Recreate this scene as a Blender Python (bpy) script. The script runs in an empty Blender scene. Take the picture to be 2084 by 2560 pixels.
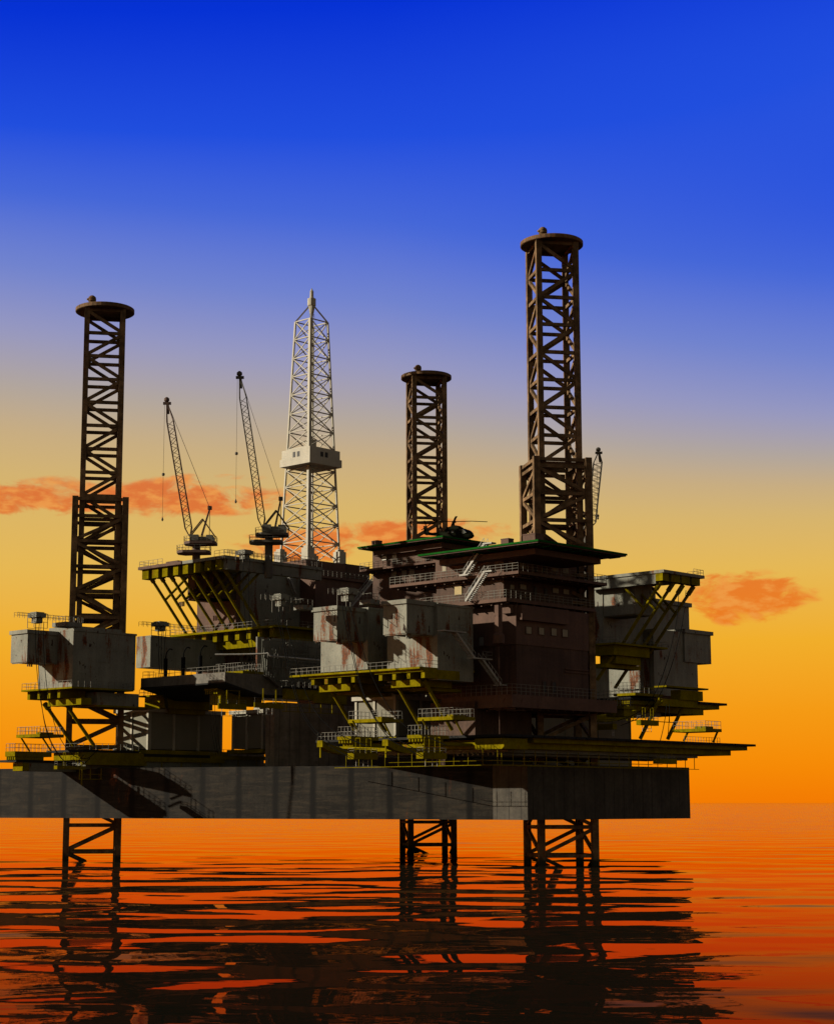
import bpy, math, random
from mathutils import Vector, Matrix

random.seed(7)
SC = bpy.context.scene
COL = SC.collection
R = math.radians

# ------------------------------------------------------------------ camera
EYE = 10.75            # eye height over the water, metres
FPX = 4500.0           # focal length in pixels of the 2084 x 2560 photograph
CX, CY = 960.0, 1280.0
HORIZON = 2007.0
TH = math.atan((HORIZON - CY) / FPX)
CT, ST = math.cos(TH), math.sin(TH)
cam_data = bpy.data.cameras.new('camera')
cam = bpy.data.objects.new('camera', cam_data)
COL.objects.link(cam)
cam_data.sensor_fit = 'VERTICAL'
cam_data.sensor_height = 24.0
cam_data.lens = FPX / 2560.0 * 24.0
cam_data.shift_x = (1042.0 - CX) / 2560.0
cam_data.clip_start = 1.0
cam_data.clip_end = 200000.0
cam.location = (0, 0, EYE)
cam.rotation_euler = (math.pi / 2 + TH, 0, 0)
SC.camera = cam

# ------------------------------------------------------------------ light
EXPOSURE = 1.3
SC.view_settings.view_transform = 'Standard'
SC.view_settings.look = 'None'
SC.view_settings.gamma = 1.0
SC.view_settings.use_curve_mapping = False
SC.view_settings.exposure = EXPOSURE
SUN_AZ, SUN_EL = R(6.5), R(21.5)     # azimuth measured from the left (-X) towards the camera
sun_from = Vector((-math.cos(SUN_AZ) * math.cos(SUN_EL), -math.sin(SUN_AZ) * math.cos(SUN_EL), math.sin(SUN_EL)))
sd = bpy.data.lights.new('sun', 'SUN')
sd.energy = 5.0
sd.angle = R(0.5)
sd.color = (1.0, 0.90, 0.72)
sun = bpy.data.objects.new('sun', sd)
COL.objects.link(sun)
sun.location = (-200, -60, 150)
sun.rotation_euler = (-sun_from).to_track_quat('-Z', 'Y').to_euler()


def lin(c):
    return tuple((v / 255 / 12.92) if v / 255 <= .04045 else ((v / 255 + .055) / 1.055) ** 2.4 for v in c)


class NB:
    """small node-building helper"""
    def __init__(s, tree):
        s.t = tree

    def n(s, kind, **kw):
        nd = s.t.nodes.new(kind)
        for k, v in kw.items():
            setattr(nd, k, v)
        return nd

    def link(s, a, b):
        s.t.links.new(a, b)

    def put(s, sock, v):
        if isinstance(v, bpy.types.NodeSocket):
            s.t.links.new(v, sock)
        elif isinstance(v, (tuple, list)) and len(v) == 3 and sock.type == 'RGBA':
            sock.default_value = (*v, 1)
        else:
            sock.default_value = v

    def m(s, op, a, b=None, c=None, clamp=False):
        nd = s.n('ShaderNodeMath', operation=op, use_clamp=clamp)
        s.put(nd.inputs[0], a)
        if b is not None:
            s.put(nd.inputs[1], b)
        if c is not None:
            s.put(nd.inputs[2], c)
        return nd.outputs[0]

    def step(s, v, lo, hi):
        nd = s.n('ShaderNodeMapRange', interpolation_type='SMOOTHSTEP')
        s.put(nd.inputs[0], v)
        nd.inputs[1].default_value = lo
        nd.inputs[2].default_value = hi
        return nd.outputs[0]

    def mix(s, f, a, b, blend='MIX'):
        nd = s.n('ShaderNodeMix', data_type='RGBA', blend_type=blend)
        s.put(nd.inputs[0], f)
        s.put(nd.inputs[6], a)
        s.put(nd.inputs[7], b)
        return nd.outputs[2]

    def noise(s, vec, scale, detail=3, rough=.5, dist=0.0, dims='3D'):
        nd = s.n('ShaderNodeTexNoise', noise_dimensions=dims)
        s.put(nd.inputs['Vector'], vec)
        nd.inputs['Scale'].default_value = scale
        nd.inputs['Detail'].default_value = detail
        nd.inputs['Roughness'].default_value = rough
        nd.inputs['Distortion'].default_value = dist
        return nd.outputs['Fac']

    def map(s, vec, scale=(1, 1, 1), loc=(0, 0, 0), rot=(0, 0, 0)):
        nd = s.n('ShaderNodeMapping')
        s.put(nd.inputs['Vector'], vec)
        nd.inputs['Scale'].default_value = scale
        nd.inputs['Location'].default_value = loc
        nd.inputs['Rotation'].default_value = rot
        return nd.outputs[0]

    def ramp(s, fac, stops):
        nd = s.n('ShaderNodeValToRGB')
        cr = nd.color_ramp
        while len(cr.elements) < len(stops):
            cr.elements.new(0.5)
        for e, (p, c) in zip(cr.elements, stops):
            e.position = p
            e.color = (*c, 1)
        s.put(nd.inputs[0], fac)
        return nd.outputs[0]


# ------------------------------------------------------------------ sky: a dusk sky, orange over the sea and blue above
world = bpy.data.worlds.new('World')
SC.world = world
world.use_nodes = True
wt = world.node_tree
wt.nodes.clear()
W = NB(wt)
geo = W.n('ShaderNodeTexCoord')
sep = W.n('ShaderNodeSeparateXYZ')
W.link(geo.outputs['Generated'], sep.inputs[0])
dx, dy, dz = sep.outputs
el = W.m('MULTIPLY', W.m('ARCSINE', dz), 180 / math.pi)
az = W.m('MULTIPLY', W.m('ARCTAN2', dx, dy), 180 / math.pi)
flat = W.m('SQRT', W.m('ADD', W.m('MULTIPLY', dx, dx), W.m('MULTIPLY', dy, dy)))
azc = W.m('MAXIMUM', W.m('MINIMUM', az, 25.0), -25.0)
bend = W.step(el, 6.0, 13.0)
bend = W.m('SUBTRACT', bend, W.m('MULTIPLY', W.step(el, 17.0, 24.0), 1.9))
ele = W.m('ADD', el, W.m('MULTIPLY', W.m('ADD', W.m('MULTIPLY', azc, .065), W.m('MULTIPLY', W.m('MAXIMUM', azc, 0.0), .085)), bend))
SKY = [(-3, (240, 112, 0)), (0, (243, 122, 2)), (1.2, (246, 139, 6)), (2.8, (245, 154, 20)), (5.0, (241, 174, 43)), (7.3, (230, 184, 84)),
       (9.5, (214, 180, 110)), (10.9, (199, 173, 131)), (12.1, (178, 166, 156)), (13.9, (150, 152, 192)), (15.8, (114, 132, 206)), (18.3, (70, 104, 216)),
       (21.0, (32, 78, 222)), (25.0, (6, 50, 212)), (29, (3, 36, 170)), (45, (4, 22, 100)), (90, (3, 14, 60))]
fac = W.m('DIVIDE', W.m('ADD', ele, 3.0), 93.0)
sky_col = W.ramp(fac, [((e + 3) / 93.0, lin(c)) for e, c in SKY])
# thin orange cloud banks
cv = W.n('ShaderNodeCombineXYZ')
W.put(cv.inputs[0], W.m('MULTIPLY', az, 0.42))
W.put(cv.inputs[1], W.m('MULTIPLY', el, 1.0))
cn = W.noise(cv.outputs[0], 1.25, 9, .60, .5)
cn2 = W.noise(W.map(cv.outputs[0], loc=(5, 9, 0)), 3.2, 5, .55)


def pix_dir(px, py):
    t = (CY - py) / FPX
    v = Vector(((px - CX) / FPX, CT - t * ST, ST + t * CT)).normalized()
    return math.degrees(math.atan2(v.x, v.y)), math.degrees(math.asin(v.z))


cl = None
for px, py, hw, hh, gain in ((370, 1240, 400, 60, 1.0), (60, 1247, 230, 46, 1.0), (760, 1362, 210, 50, 1.0), (1020, 1332, 320, 44, 1.0), (1868, 1493, 190, 78, 1.05),
                             (1240, 1340, 120, 22, .6), (560, 1192, 130, 16, .6)):
    a0, e0 = pix_dir(px, py)
    ra, re_ = hw / 4500 * 57.3, hh / 4500 * 57.3
    da = W.m('DIVIDE', W.m('SUBTRACT', az, a0), ra)
    de = W.m('DIVIDE', W.m('SUBTRACT', el, e0), re_)
    q = W.m('SUBTRACT', 1.0, W.m('ADD', W.m('MULTIPLY', da, da), W.m('MULTIPLY', de, de)))
    q = W.m('MULTIPLY', W.m('MAXIMUM', q, 0.0), gain)
    cl = q if cl is None else W.m('MAXIMUM', cl, q)
dens = W.m('ADD', W.m('MULTIPLY', cl, .62), W.m('ADD', W.m('MULTIPLY', W.m('SUBTRACT', cn, .5), 1.9), W.m('MULTIPLY', W.m('SUBTRACT', cn2, .5), .5)))
dens = W.m('MULTIPLY', W.step(dens, .12, .52), W.step(cl, 0.0, .30))
cloud_col = W.mix(W.step(el, 5.0, 10.0), lin((234, 110, 26)), lin((221, 96, 36)))
cloud_col = W.mix(W.step(cn2, .42, .66), cloud_col, lin((238, 146, 66)))
sky_col = W.mix(W.m('MULTIPLY', dens, .82), sky_col, cloud_col)
# the sky away from the sunset is a pale dusk haze
front = W.step(W.m('DIVIDE', dy, W.m('MAXIMUM', flat, .02)), -.1, .85)
back_col = W.ramp(W.m('DIVIDE', W.m('ADD', el, 3.0), 93.0), [(0, (.50, .45, .31)), (.1, (.50, .46, .34)), (.25, (.42, .41, .35)), (.5, (.12, .13, .16)), (1, (.03, .05, .10))])
sky_col = W.mix(front, back_col, sky_col)
bg = W.n('ShaderNodeBackground')
W.link(sky_col, bg.inputs[0])
bg.inputs[1].default_value = 1.0 / 2 ** EXPOSURE
wo = W.n('ShaderNodeOutputWorld')
W.link(bg.outputs[0], wo.inputs[0])

# ------------------------------------------------------------------ materials
MATS = {}


def new_mat(name):
    m = bpy.data.materials.new(name)
    m.use_nodes = True
    m.node_tree.nodes.clear()
    MATS[name] = m
    return m, NB(m.node_tree)


def paint(name, col, dark=.65, lightv=1.25, rough=.65, rust=0.0, spots=0.0, seam=None, rib=None, metal=0.0, grain=3.0, streak=.25, bump=.02, rustcol=(.075, .023, .006), spec=.06, tide=False):
    m, N = new_mat(name)
    uv = N.n('ShaderNodeUVMap').outputs[0]
    ob = N.n('ShaderNodeTexCoord').outputs['Object']
    big = N.noise(ob, .22, 4, .6)
    small = N.noise(ob, grain, 4, .65)
    run = N.noise(N.map(uv, (1.1, .07, 1)), 1.0, 5, .65)
    v = N.m('ADD', N.m('MULTIPLY', big, .45), N.m('ADD', N.m('MULTIPLY', small, .3), N.m('MULTIPLY', run, streak)))
    f = N.step(v, .32, .72)
    c = N.mix(f, tuple(x * dark for x in col), tuple(x * lightv for x in col))
    if rib:                       # broad soft dark weld stains every 'rib' metres
        sp, w, k = rib
        wob = N.noise(N.map(uv, (.0, .35, 1)), 1.0, 2)
        u = N.n('ShaderNodeSeparateXYZ')
        N.link(uv, u.inputs[0])
        fr = N.m('FRACT', N.m('DIVIDE', N.m('ADD', u.outputs[0], N.m('MULTIPLY', wob, .5)), sp))
        d = N.m('MULTIPLY', N.m('ABSOLUTE', N.m('SUBTRACT', fr, .5)), sp)
        band = N.m('SUBTRACT', 1.0, N.step(d, w * .25, w))
        hb = N.noise(N.map(uv, (.12, 1.6, 1)), 1.0, 6, .7)
        c = N.mix(N.m('MULTIPLY', N.step(hb, .46, .62), .8), c, tuple(x * .35 for x in col))
        hb2 = N.noise(N.map(uv, (.15, 1.1, 1), (9, 4, 0)), 1.0, 5, .7)
        c = N.mix(N.m('MULTIPLY', N.step(hb2, .50, .64), .7), c, (col[0] * 1.9, col[1] * 1.7, col[2] * 1.5))
        c = N.mix(N.m('MULTIPLY', band, k), c, tuple(x * .10 for x in col))
    if seam:
        sp, w, k = seam
        u = N.n('ShaderNodeSeparateXYZ')
        N.link(uv, u.inputs[0])
        fr = N.m('FRACT', N.m('DIVIDE', u.outputs[0], sp))
        d = N.m('MULTIPLY', N.m('ABSOLUTE', N.m('SUBTRACT', fr, .5)), sp)
        band = N.m('SUBTRACT', 1.0, N.step(d, w * .4, w))
        c = N.mix(N.m('MULTIPLY', band, k), c, tuple(x * .18 for x in col))
        cell = N.n('ShaderNodeTexWhiteNoise', noise_dimensions='1D')
        N.put(cell.inputs['W'], N.m('FLOOR', N.m('DIVIDE', u.outputs[0], sp)))
        c = N.mix(N.m('MULTIPLY', cell.outputs[0], .3), c, tuple(x * .45 for x in col))
    if rust:
        rn = N.noise(N.map(uv, (.42, .085, 1)), 1.0, 6, .62, .3)
        zone = N.noise(N.map(uv, (.12, .05, 1), (3, 7, 0)), 1.0, 2)
        fine = N.noise(ob, 2.6, 5, .7)
        rv = N.m('ADD', rn, N.m('ADD', N.m('MULTIPLY', N.m('SUBTRACT', zone, .5), .35), N.m('MULTIPLY', N.m('SUBTRACT', fine, .5), .22)))
        lo = .69 - .10 * rust
        mask = N.step(rv, lo, lo + .05)
        halo = N.step(rv, lo - .06, lo + .03)
        c = N.mix(N.m('MULTIPLY', halo, .55), c, tuple(a * .45 + b * .35 for a, b in zip(col, rustcol)))
        c = N.mix(mask, c, N.mix(N.step(fine, .35, .62), (.012, .006, .004), rustcol))
    if spots:
        sn = N.noise(N.map(uv, (.9, .55, 1), (13, 2, 0)), 1.0, 4, .6, .4)
        c = N.mix(N.step(sn, .72 - .05 * spots, .76 - .05 * spots), c, (.016, .007, .004))
        dn = N.noise(N.map(uv, (2.2, .8, 1), (1, 21, 0)), 1.0, 2, .5)
        c = N.mix(N.step(dn, .76 - .03 * spots, .79 - .03 * spots), c, (.012, .008, .006))
    if tide:                       # wet, weedy band at the waterline
        wz = N.n('ShaderNodeSeparateXYZ')
        N.link(N.n('ShaderNodeNewGeometry').outputs['Position'], wz.inputs[0])
        c = N.mix(N.m('SUBTRACT', 1.0, N.step(N.m('ADD', wz.outputs[2], N.m('MULTIPLY', N.m('SUBTRACT', small, .5), 1.6)), .7, 2.0)), c, (.012, .013, .008))
    b = N.n('ShaderNodeBsdfPrincipled')
    N.link(c, b.inputs['Base Color'])
    b.inputs['Roughness'].default_value = rough
    b.inputs['Metallic'].default_value = metal
    b.inputs['Specular IOR Level'].default_value = spec
    if bump:
        bp = N.n('ShaderNodeBump')
        bp.inputs['Strength'].default_value = .6
        bp.inputs['Distance'].default_value = bump
        N.link(small, bp.inputs['Height'])
        N.link(bp.outputs[0], b.inputs['Normal'])
    o = N.n('ShaderNodeOutputMaterial')
    N.link(b.outputs[0], o.inputs[0])
    return m


GREY = paint('grey_weathered_paint', (.100, .099, .080), rust=.95, spots=1.4)
GREY2 = paint('light_grey_paint', (.085, .086, .074), rust=.1, spots=.2)
STEEL = paint('galvanised_steel', (.16, .155, .14), rust=0, bump=0, rough=.55)
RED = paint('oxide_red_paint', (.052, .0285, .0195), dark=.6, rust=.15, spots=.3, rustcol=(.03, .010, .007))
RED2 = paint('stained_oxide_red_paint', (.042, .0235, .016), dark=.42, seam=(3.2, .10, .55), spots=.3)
YEL = paint('yellow_paint', (.108, .085, .002), dark=.42, lightv=1.2, rust=.12, rough=.7, spec=0)
RUSTY = paint('rusted_brown_steel', (.115, .072, .037), dark=.24, lightv=1.6, grain=1.1, rust=.55, streak=.15, bump=.05, rough=.8, tide=True)
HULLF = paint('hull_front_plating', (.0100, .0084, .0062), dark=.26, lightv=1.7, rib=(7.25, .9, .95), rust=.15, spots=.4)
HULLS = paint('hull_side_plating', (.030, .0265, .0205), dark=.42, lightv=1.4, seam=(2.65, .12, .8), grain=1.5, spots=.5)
HULLD = paint('dark_plating', (.15, .125, .095), dark=.4, seam=(2.65, .12, .8), grain=1.2)
CONC = paint('grimy_concrete', (.075, .069, .058), dark=.45, grain=1.5, spots=.3)
BLACK = paint('black_grating', (.008, .008, .008), rough=.8, bump=0)
HOSE = paint('black_rubber', (.005, .005, .005), rough=1, bump=0, spec=0)
WHITE = paint('white_derrick_paint', (.205, .19, .15), dark=.75, lightv=1.08, rust=.18, spots=.5, rough=.5, bump=0)
GREEN = paint('green_edge_paint', (.005, .042, .006), bump=0, spec=0)
DARKST = paint('dark_crane_steel', (.050, .046, .038), bump=0, rust=.1)
MACH = paint('machinery_grey', (.085, .085, .070), rust=.3, spots=.6)
PANEL = paint('container_panel', (.090, .086, .066), dark=.85, lightv=1.08, rust=0, bump=0, rough=.7)
FRAMEM = paint('container_frame', (.175, .165, .132), rust=.1, bump=0)
TANKG = paint('green_grey_tank', (.040, .055, .040), bump=0)
HELI = paint('olive_helicopter_paint', (.0045, .005, .003), dark=.9, lightv=1.1, rough=.8, bump=0, spec=0)
RAILM = paint('railing_paint', (.085, .080, .067), dark=.7, lightv=1.1, bump=0)


def window_mat(name, col):
    m, N = new_mat(name)
    ob = N.n('ShaderNodeTexCoord').outputs['Object']
    c = N.mix(N.noise(ob, .8, 3), tuple(x * .75 for x in col), tuple(x * 1.2 for x in col))
    b = N.n('ShaderNodeBsdfPrincipled')
    N.link(c, b.inputs['Base Color'])
    b.inputs['Roughness'].default_value = .5
    b.inputs['Specular IOR Level'].default_value = .08
    o = N.n('ShaderNodeOutputMaterial')
    N.link(b.outputs[0], o.inputs[0])
    return m


WIN = window_mat('pale_window_blind', (.115, .10, .068))
WIND = window_mat('dark_window_glass', (.012, .012, .012))
WING = window_mat('grey_door_panel', (.085, .085, .075))


def water_mat():
    m, N = new_mat('sea_water')
    pos = N.n('ShaderNodeNewGeometry').outputs['Position']
    p = N.map(pos, (1, .8, 1))
    h1 = N.noise(N.map(pos, (.046, .058, .06), rot=(0, 0, .12)), 1.0, 1, .35, .25)
    h2 = N.noise(N.map(pos, (.13, .16, .2), (4, 3, 0), rot=(0, 0, -.1)), 1.0, 1, .4, .3)
    h3 = N.noise(N.map(pos, (.42, .75, .5), (1, 8, 0)), 1.0, 2, .5)
    h = N.m('ADD', N.m('MULTIPLY', h1, 1.45), N.m('ADD', N.m('MULTIPLY', h2, .09), N.m('MULTIPLY', h3, .008)))
    py_ = N.n('ShaderNodeSeparateXYZ')
    N.link(pos, py_.inputs[0])
    h4 = N.noise(N.map(pos, (.010, .040, .03), (2, 5, 0), rot=(0, 0, .06)), 1.0, 5, .62, .2)
    h = N.m('ADD', h, N.m('MULTIPLY', h4, N.m('MULTIPLY', N.step(py_.outputs[1], 230, 900), 2.0)))
    bp = N.n('ShaderNodeBump')
    bp.inputs['Strength'].default_value = 1.0
    bp.inputs['Distance'].default_value = 1.0
    N.link(h, bp.inputs['Height'])
    lw = N.n('ShaderNodeLayerWeight')
    lw.inputs['Blend'].default_value = .5
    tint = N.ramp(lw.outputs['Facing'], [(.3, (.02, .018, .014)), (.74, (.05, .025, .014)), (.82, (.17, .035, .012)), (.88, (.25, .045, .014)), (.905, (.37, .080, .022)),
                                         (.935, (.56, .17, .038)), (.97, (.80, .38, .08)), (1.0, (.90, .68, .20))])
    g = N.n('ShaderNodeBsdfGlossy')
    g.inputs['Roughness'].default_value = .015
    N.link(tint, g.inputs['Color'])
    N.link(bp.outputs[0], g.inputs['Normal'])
    o = N.n('ShaderNodeOutputMaterial')
    df = N.n('ShaderNodeBsdfDiffuse')
    df.inputs['Color'].default_value = (.0030, .0028, .0018, 1)
    ad = N.n('ShaderNodeAddShader')
    N.link(g.outputs[0], ad.inputs[0])
    N.link(df.outputs[0], ad.inputs[1])
    N.link(ad.outputs[0], o.inputs[0])
    return m


SEA = water_mat()


# ------------------------------------------------------------------ geometry helpers
def pix(p, D):
    """world point that the photograph shows at pixel p, at distance D metres in front of the eye"""
    t = (CY - p[1]) / FPX
    h = D * math.tan(TH + math.atan(t))
    return Vector(((p[0] - CX) / FPX * (D * CT + h * ST), D, EYE + h))


def zoom(x0, y0, k):
    return lambda x, y: (x0 + x * k, y0 + y * k)


A1, A2, A3, A4 = zoom(0, 1250, .40323), zoom(500, 1300, .40323), zoom(850, 1250, .40323), zoom(1300, 1300, .40323)
B1, B2, B3, B4 = zoom(0, 1450, .20737), zoom(320, 1350, .28802), zoom(640, 1350, .34562), zoom(880, 1280, .41475)
B5, B6, B7, B8 = zoom(1450, 1380, .28802), zoom(0, 1700, .40323), zoom(650, 1650, .40323), zoom(1200, 1700, .40323)
C1, C2, C3, C4 = zoom(600, 1540, .17281), zoom(1040, 1280, .11521), zoom(1460, 1640, .25346), zoom(780, 1700, .28802)
C5, C6 = zoom(0, 1820, .27650), zoom(380, 1640, .24194)
K1, K2 = zoom(150, 700, .30473), zoom(550, 700, .33756)


class Frame:
    """a local frame: x runs right and away, y runs left and away, z up"""
    def __init__(s, p=None, D=None, ang=46, base=None, origin=None):
        s.o = Vector(origin) if origin is not None else pix(p, D)
        if base is not None:
            s.o.z = pix(base, D).z if isinstance(base, tuple) else base
        s.ang = R(ang)
        s.u = Vector((math.cos(s.ang), math.sin(s.ang), 0))
        s.v = Vector((-math.sin(s.ang), math.cos(s.ang), 0))

    def ray(s, p):
        t = (CY - p[1]) / FPX
        return Vector(((p[0] - CX) / FPX, CT - t * ST, ST + t * CT))

    def hu(s, p, y=0.0):           # on the plane local y = const -> (x, z)
        d = s.ray(p)
        e = Vector((0, 0, EYE))
        t = (y - (e - s.o).dot(s.v)) / d.dot(s.v)
        q = e + d * t - s.o
        return q.dot(s.u), q.z

    def hv(s, p, x=0.0):           # on the plane local x = const -> (y, z)
        d = s.ray(p)
        e = Vector((0, 0, EYE))
        t = (x - (e - s.o).dot(s.u)) / d.dot(s.u)
        q = e + d * t - s.o
        return q.dot(s.v), q.z

    def loc(s, w):
        q = w - s.o
        return Vector((q.dot(s.u), q.dot(s.v), q.z))


class MB:
    def __init__(s):
        s.v, s.f = [], []

    def add(s, vs, fs):
        b = len(s.v)
        s.v += [tuple(v) for v in vs]
        s.f += [tuple(i + b for i in f) for f in fs]
        return s

    def box(s, x0, x1, y0, y1, z0, z1):
        if x0 > x1: x0, x1 = x1, x0
        if y0 > y1: y0, y1 = y1, y0
        if z0 > z1: z0, z1 = z1, z0
        vs = [(x0, y0, z0), (x1, y0, z0), (x1, y1, z0), (x0, y1, z0), (x0, y0, z1), (x1, y0, z1), (x1, y1, z1), (x0, y1, z1)]
        return s.add(vs, [(3, 2, 1, 0), (4, 5, 6, 7), (0, 1, 5, 4), (1, 2, 6, 5), (2, 3, 7, 6), (3, 0, 4, 7)])

    def prism(s, pts, z0, z1):
        n = len(pts)
        vs = [(x, y, z0) for x, y in pts] + [(x, y, z1) for x, y in pts]
        fs = [tuple(range(n - 1, -1, -1)), tuple(range(n, 2 * n))] + [(i, (i + 1) % n, n + (i + 1) % n, n + i) for i in range(n)]
        return s.add(vs, fs)

    def extrude_y(s, prof, y0, y1):           # profile in x,z
        n = len(prof)
        vs = [(x, y0, z) for x, z in prof] + [(x, y1, z) for x, z in prof]
        fs = [tuple(range(n)), tuple(range(2 * n - 1, n - 1, -1))] + [(i, n + i, n + (i + 1) % n, (i + 1) % n) for i in range(n)]
        return s.add(vs, fs)

    def bar(s, p, q, w, h=None, ref=(0, 0, 1)):
        p, q = Vector(p), Vector(q)
        h = h or w
        d = (q - p)
        if d.length < 1e-6:
            return s
        d.normalize()
        ref = Vector(ref)
        if abs(d.dot(ref)) > .98:
            ref = Vector((1, 0, 0))
        a = d.cross(ref).normalized() * (w / 2)
        b = a.cross(d).normalized() * (h / 2)
        vs = [p - a - b, p + a - b, p + a + b, p - a + b, q - a - b, q + a - b, q + a + b, q - a + b]
        return s.add(vs, [(3, 2, 1, 0), (4, 5, 6, 7), (0, 1, 5, 4), (1, 2, 6, 5), (2, 3, 7, 6), (3, 0, 4, 7)])

    def tube(s, p, q, r, n=10, r2=None):
        p, q = Vector(p), Vector(q)
        r2 = r if r2 is None else r2
        d = (q - p).normalized()
        ref = Vector((0, 0, 1)) if abs(d.z) < .98 else Vector((1, 0, 0))
        a = d.cross(ref).normalized()
        b = d.cross(a).normalized()
        vs = []
        for c, rr in ((p, r), (q, r2)):
            vs += [c + (a * math.cos(2 * math.pi * i / n) + b * math.sin(2 * math.pi * i / n)) * rr for i in range(n)]
        fs = [(i, i + n, (i + 1) % n + n, (i + 1) % n) for i in range(n)]
        fs += [tuple(range(n)), tuple(range(2 * n - 1, n - 1, -1))]
        return s.add(vs, fs)

    def cable(s, pts, r, n=6, sub=4):
        pts = [Vector(p) for p in pts]
        out = []
        for i in range(len(pts) - 1):             # catmull-rom
            p0, p1, p2, p3 = pts[max(i - 1, 0)], pts[i], pts[i + 1], pts[min(i + 2, len(pts) - 1)]
            for k in range(sub):
                t = k / sub
                out.append(.5 * ((2 * p1) + (p2 - p0) * t + (2 * p0 - 5 * p1 + 4 * p2 - p3) * t * t + (3 * p1 - p0 - 3 * p2 + p3) * t ** 3))
        out.append(pts[-1])
        vs, fs = [], []
        for i, c in enumerate(out):
            d = (out[min(i + 1, len(out) - 1)] - out[max(i - 1, 0)]).normalized()
            ref = Vector((.3, .95, .1))
            a = d.cross(ref).normalized()
            b = d.cross(a).normalized()
            vs += [c + (a * math.cos(2 * math.pi * k / n) + b * math.sin(2 * math.pi * k / n)) * r for k in range(n)]
            if i:
                fs += [((i - 1) * n + k, i * n + k, i * n + (k + 1) % n, (i - 1) * n + (k + 1) % n) for k in range(n)]
        return s.add(vs, fs)

    def lathe(s, prof, c=(0, 0, 0), n=24):        # profile of (r, z)
        c = Vector(c)
        vs = []
        for r, z in prof:
            vs += [c + Vector((r * math.cos(2 * math.pi * i / n), r * math.sin(2 * math.pi * i / n), z)) for i in range(n)]
        fs = []
        for j in range(len(prof) - 1):
            fs += [(j * n + i, j * n + (i + 1) % n, (j + 1) * n + (i + 1) % n, (j + 1) * n + i) for i in range(n)]
        fs += [tuple(range(n - 1, -1, -1)), tuple(range((len(prof) - 1) * n, len(prof) * n))]
        return s.add(vs, fs)

    def rail(s, pts, h=1.15, sp=1.5, r=.055, mid=2, closed=False):
        pts = [Vector(p) for p in pts]
        if closed:
            pts = pts + [pts[0]]
        for a, b in zip(pts[:-1], pts[1:]):
            L = (b - a).length
            n = max(1, int(round(L / sp)))
            for i in range(n + 1):
                c = a.lerp(b, i / n)
                s.bar(c, c + Vector((0, 0, h)), r * 1.1)
            for k in range(1, mid + 1):
                z = Vector((0, 0, h * k / mid))
                s.bar(a + z, b + z, r)
        return s

    def build(s, name, mat, parent=None, smooth=False):
        me = bpy.data.meshes.new(name)
        me.from_pydata(s.v, [], s.f)
        me.materials.append(mat)
        uvl = me.uv_layers.new(name='UVMap')
        for p in me.polygons:
            nrm = p.normal
            if abs(nrm.z) > .9:
                t, b = Vector((1, 0, 0)), Vector((0, 1, 0))
            else:
                t = Vector((-nrm.y, nrm.x, 0)).normalized()
                b = Vector((0, 0, 1))
            for li in p.loop_indices:
                co = me.vertices[me.loops[li].vertex_index].co
                uvl.data[li].uv = (co.dot(t), co.dot(b))
            p.use_smooth = smooth
        o = bpy.data.objects.new(name, me)
        COL.objects.link(o)
        if parent is not None:
            o.parent = parent
        return o


def thing(name, label, cat, fr=None, group=None, loc=None, rot=None):
    o = bpy.data.objects.new(name, None)
    o.empty_display_size = .5
    COL.objects.link(o)
    o.location = fr.o if fr is not None else (loc or (0, 0, 0))
    o.rotation_euler = (0, 0, fr.ang if fr is not None else (rot or 0))
    o['label'] = label
    o['category'] = cat
    if group:
        o['group'] = group
    return o


def tag(o, label, cat, group=None):
    o['label'] = label
    o['category'] = cat
    if group:
        o['group'] = group
    return o


# ------------------------------------------------------------------ the sea
mb = MB()
xs = [-60000, -4000, -600, -150, 0, 150, 600, 4000, 60000]
ys = [-3000, -200, 60, 120, 200, 300, 450, 800, 3000, 12000, 60000, 150000]
for j in range(len(ys) - 1):
    for i in range(len(xs) - 1):
        mb.add([(xs[i], ys[j], 0), (xs[i + 1], ys[j], 0), (xs[i + 1], ys[j + 1], 0), (xs[i], ys[j + 1], 0)], [(0, 1, 2, 3)])
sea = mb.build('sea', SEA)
sea['kind'] = 'structure'

# ------------------------------------------------------------------ the hull
HT = pix((1317, 1910), 300).z
HB = pix((1317, 2050), 300).z
pB = pix((1317, 1910), 300)
pR = pix((1721, 1914), 330.7)
fB = Frame(origin=(pB.x, pB.y, HB), ang=46)
ya = fB.hv((1231, 1911), 0)[0]
pA = fB.o + fB.v * ya
pL = pix((0, 1921), 343.0)
dL = (Vector((pL.x, pL.y, 0)) - Vector((pA.x, pA.y, 0))).normalized()
far = Vector((pA.x, pA.y, 0)) + dL * 108
hull_xy = [(pR.x, pR.y), (64, 436), (-8, 446), (-104, 395), (far.x, far.y), (pA.x, pA.y), (pB.x, pB.y)]
t_hull = thing('barge_hull', 'huge dark stained steel hull slab carried on the lattice legs above the sea', 'platform hull', loc=(pB.x, pB.y, HB))
H = HT - HB


def hull_wall(a, b, mat):
    a, b = Vector((a[0] - pB.x, a[1] - pB.y)), Vector((b[0] - pB.x, b[1] - pB.y))
    d = (b - a).normalized()
    n = Vector((d.y, -d.x))
    q = [a + n * .02, b + n * .02, b - n * .6, a - n * .6]
    return MB().prism([(p.x, p.y) for p in q], 0, H)


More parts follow.
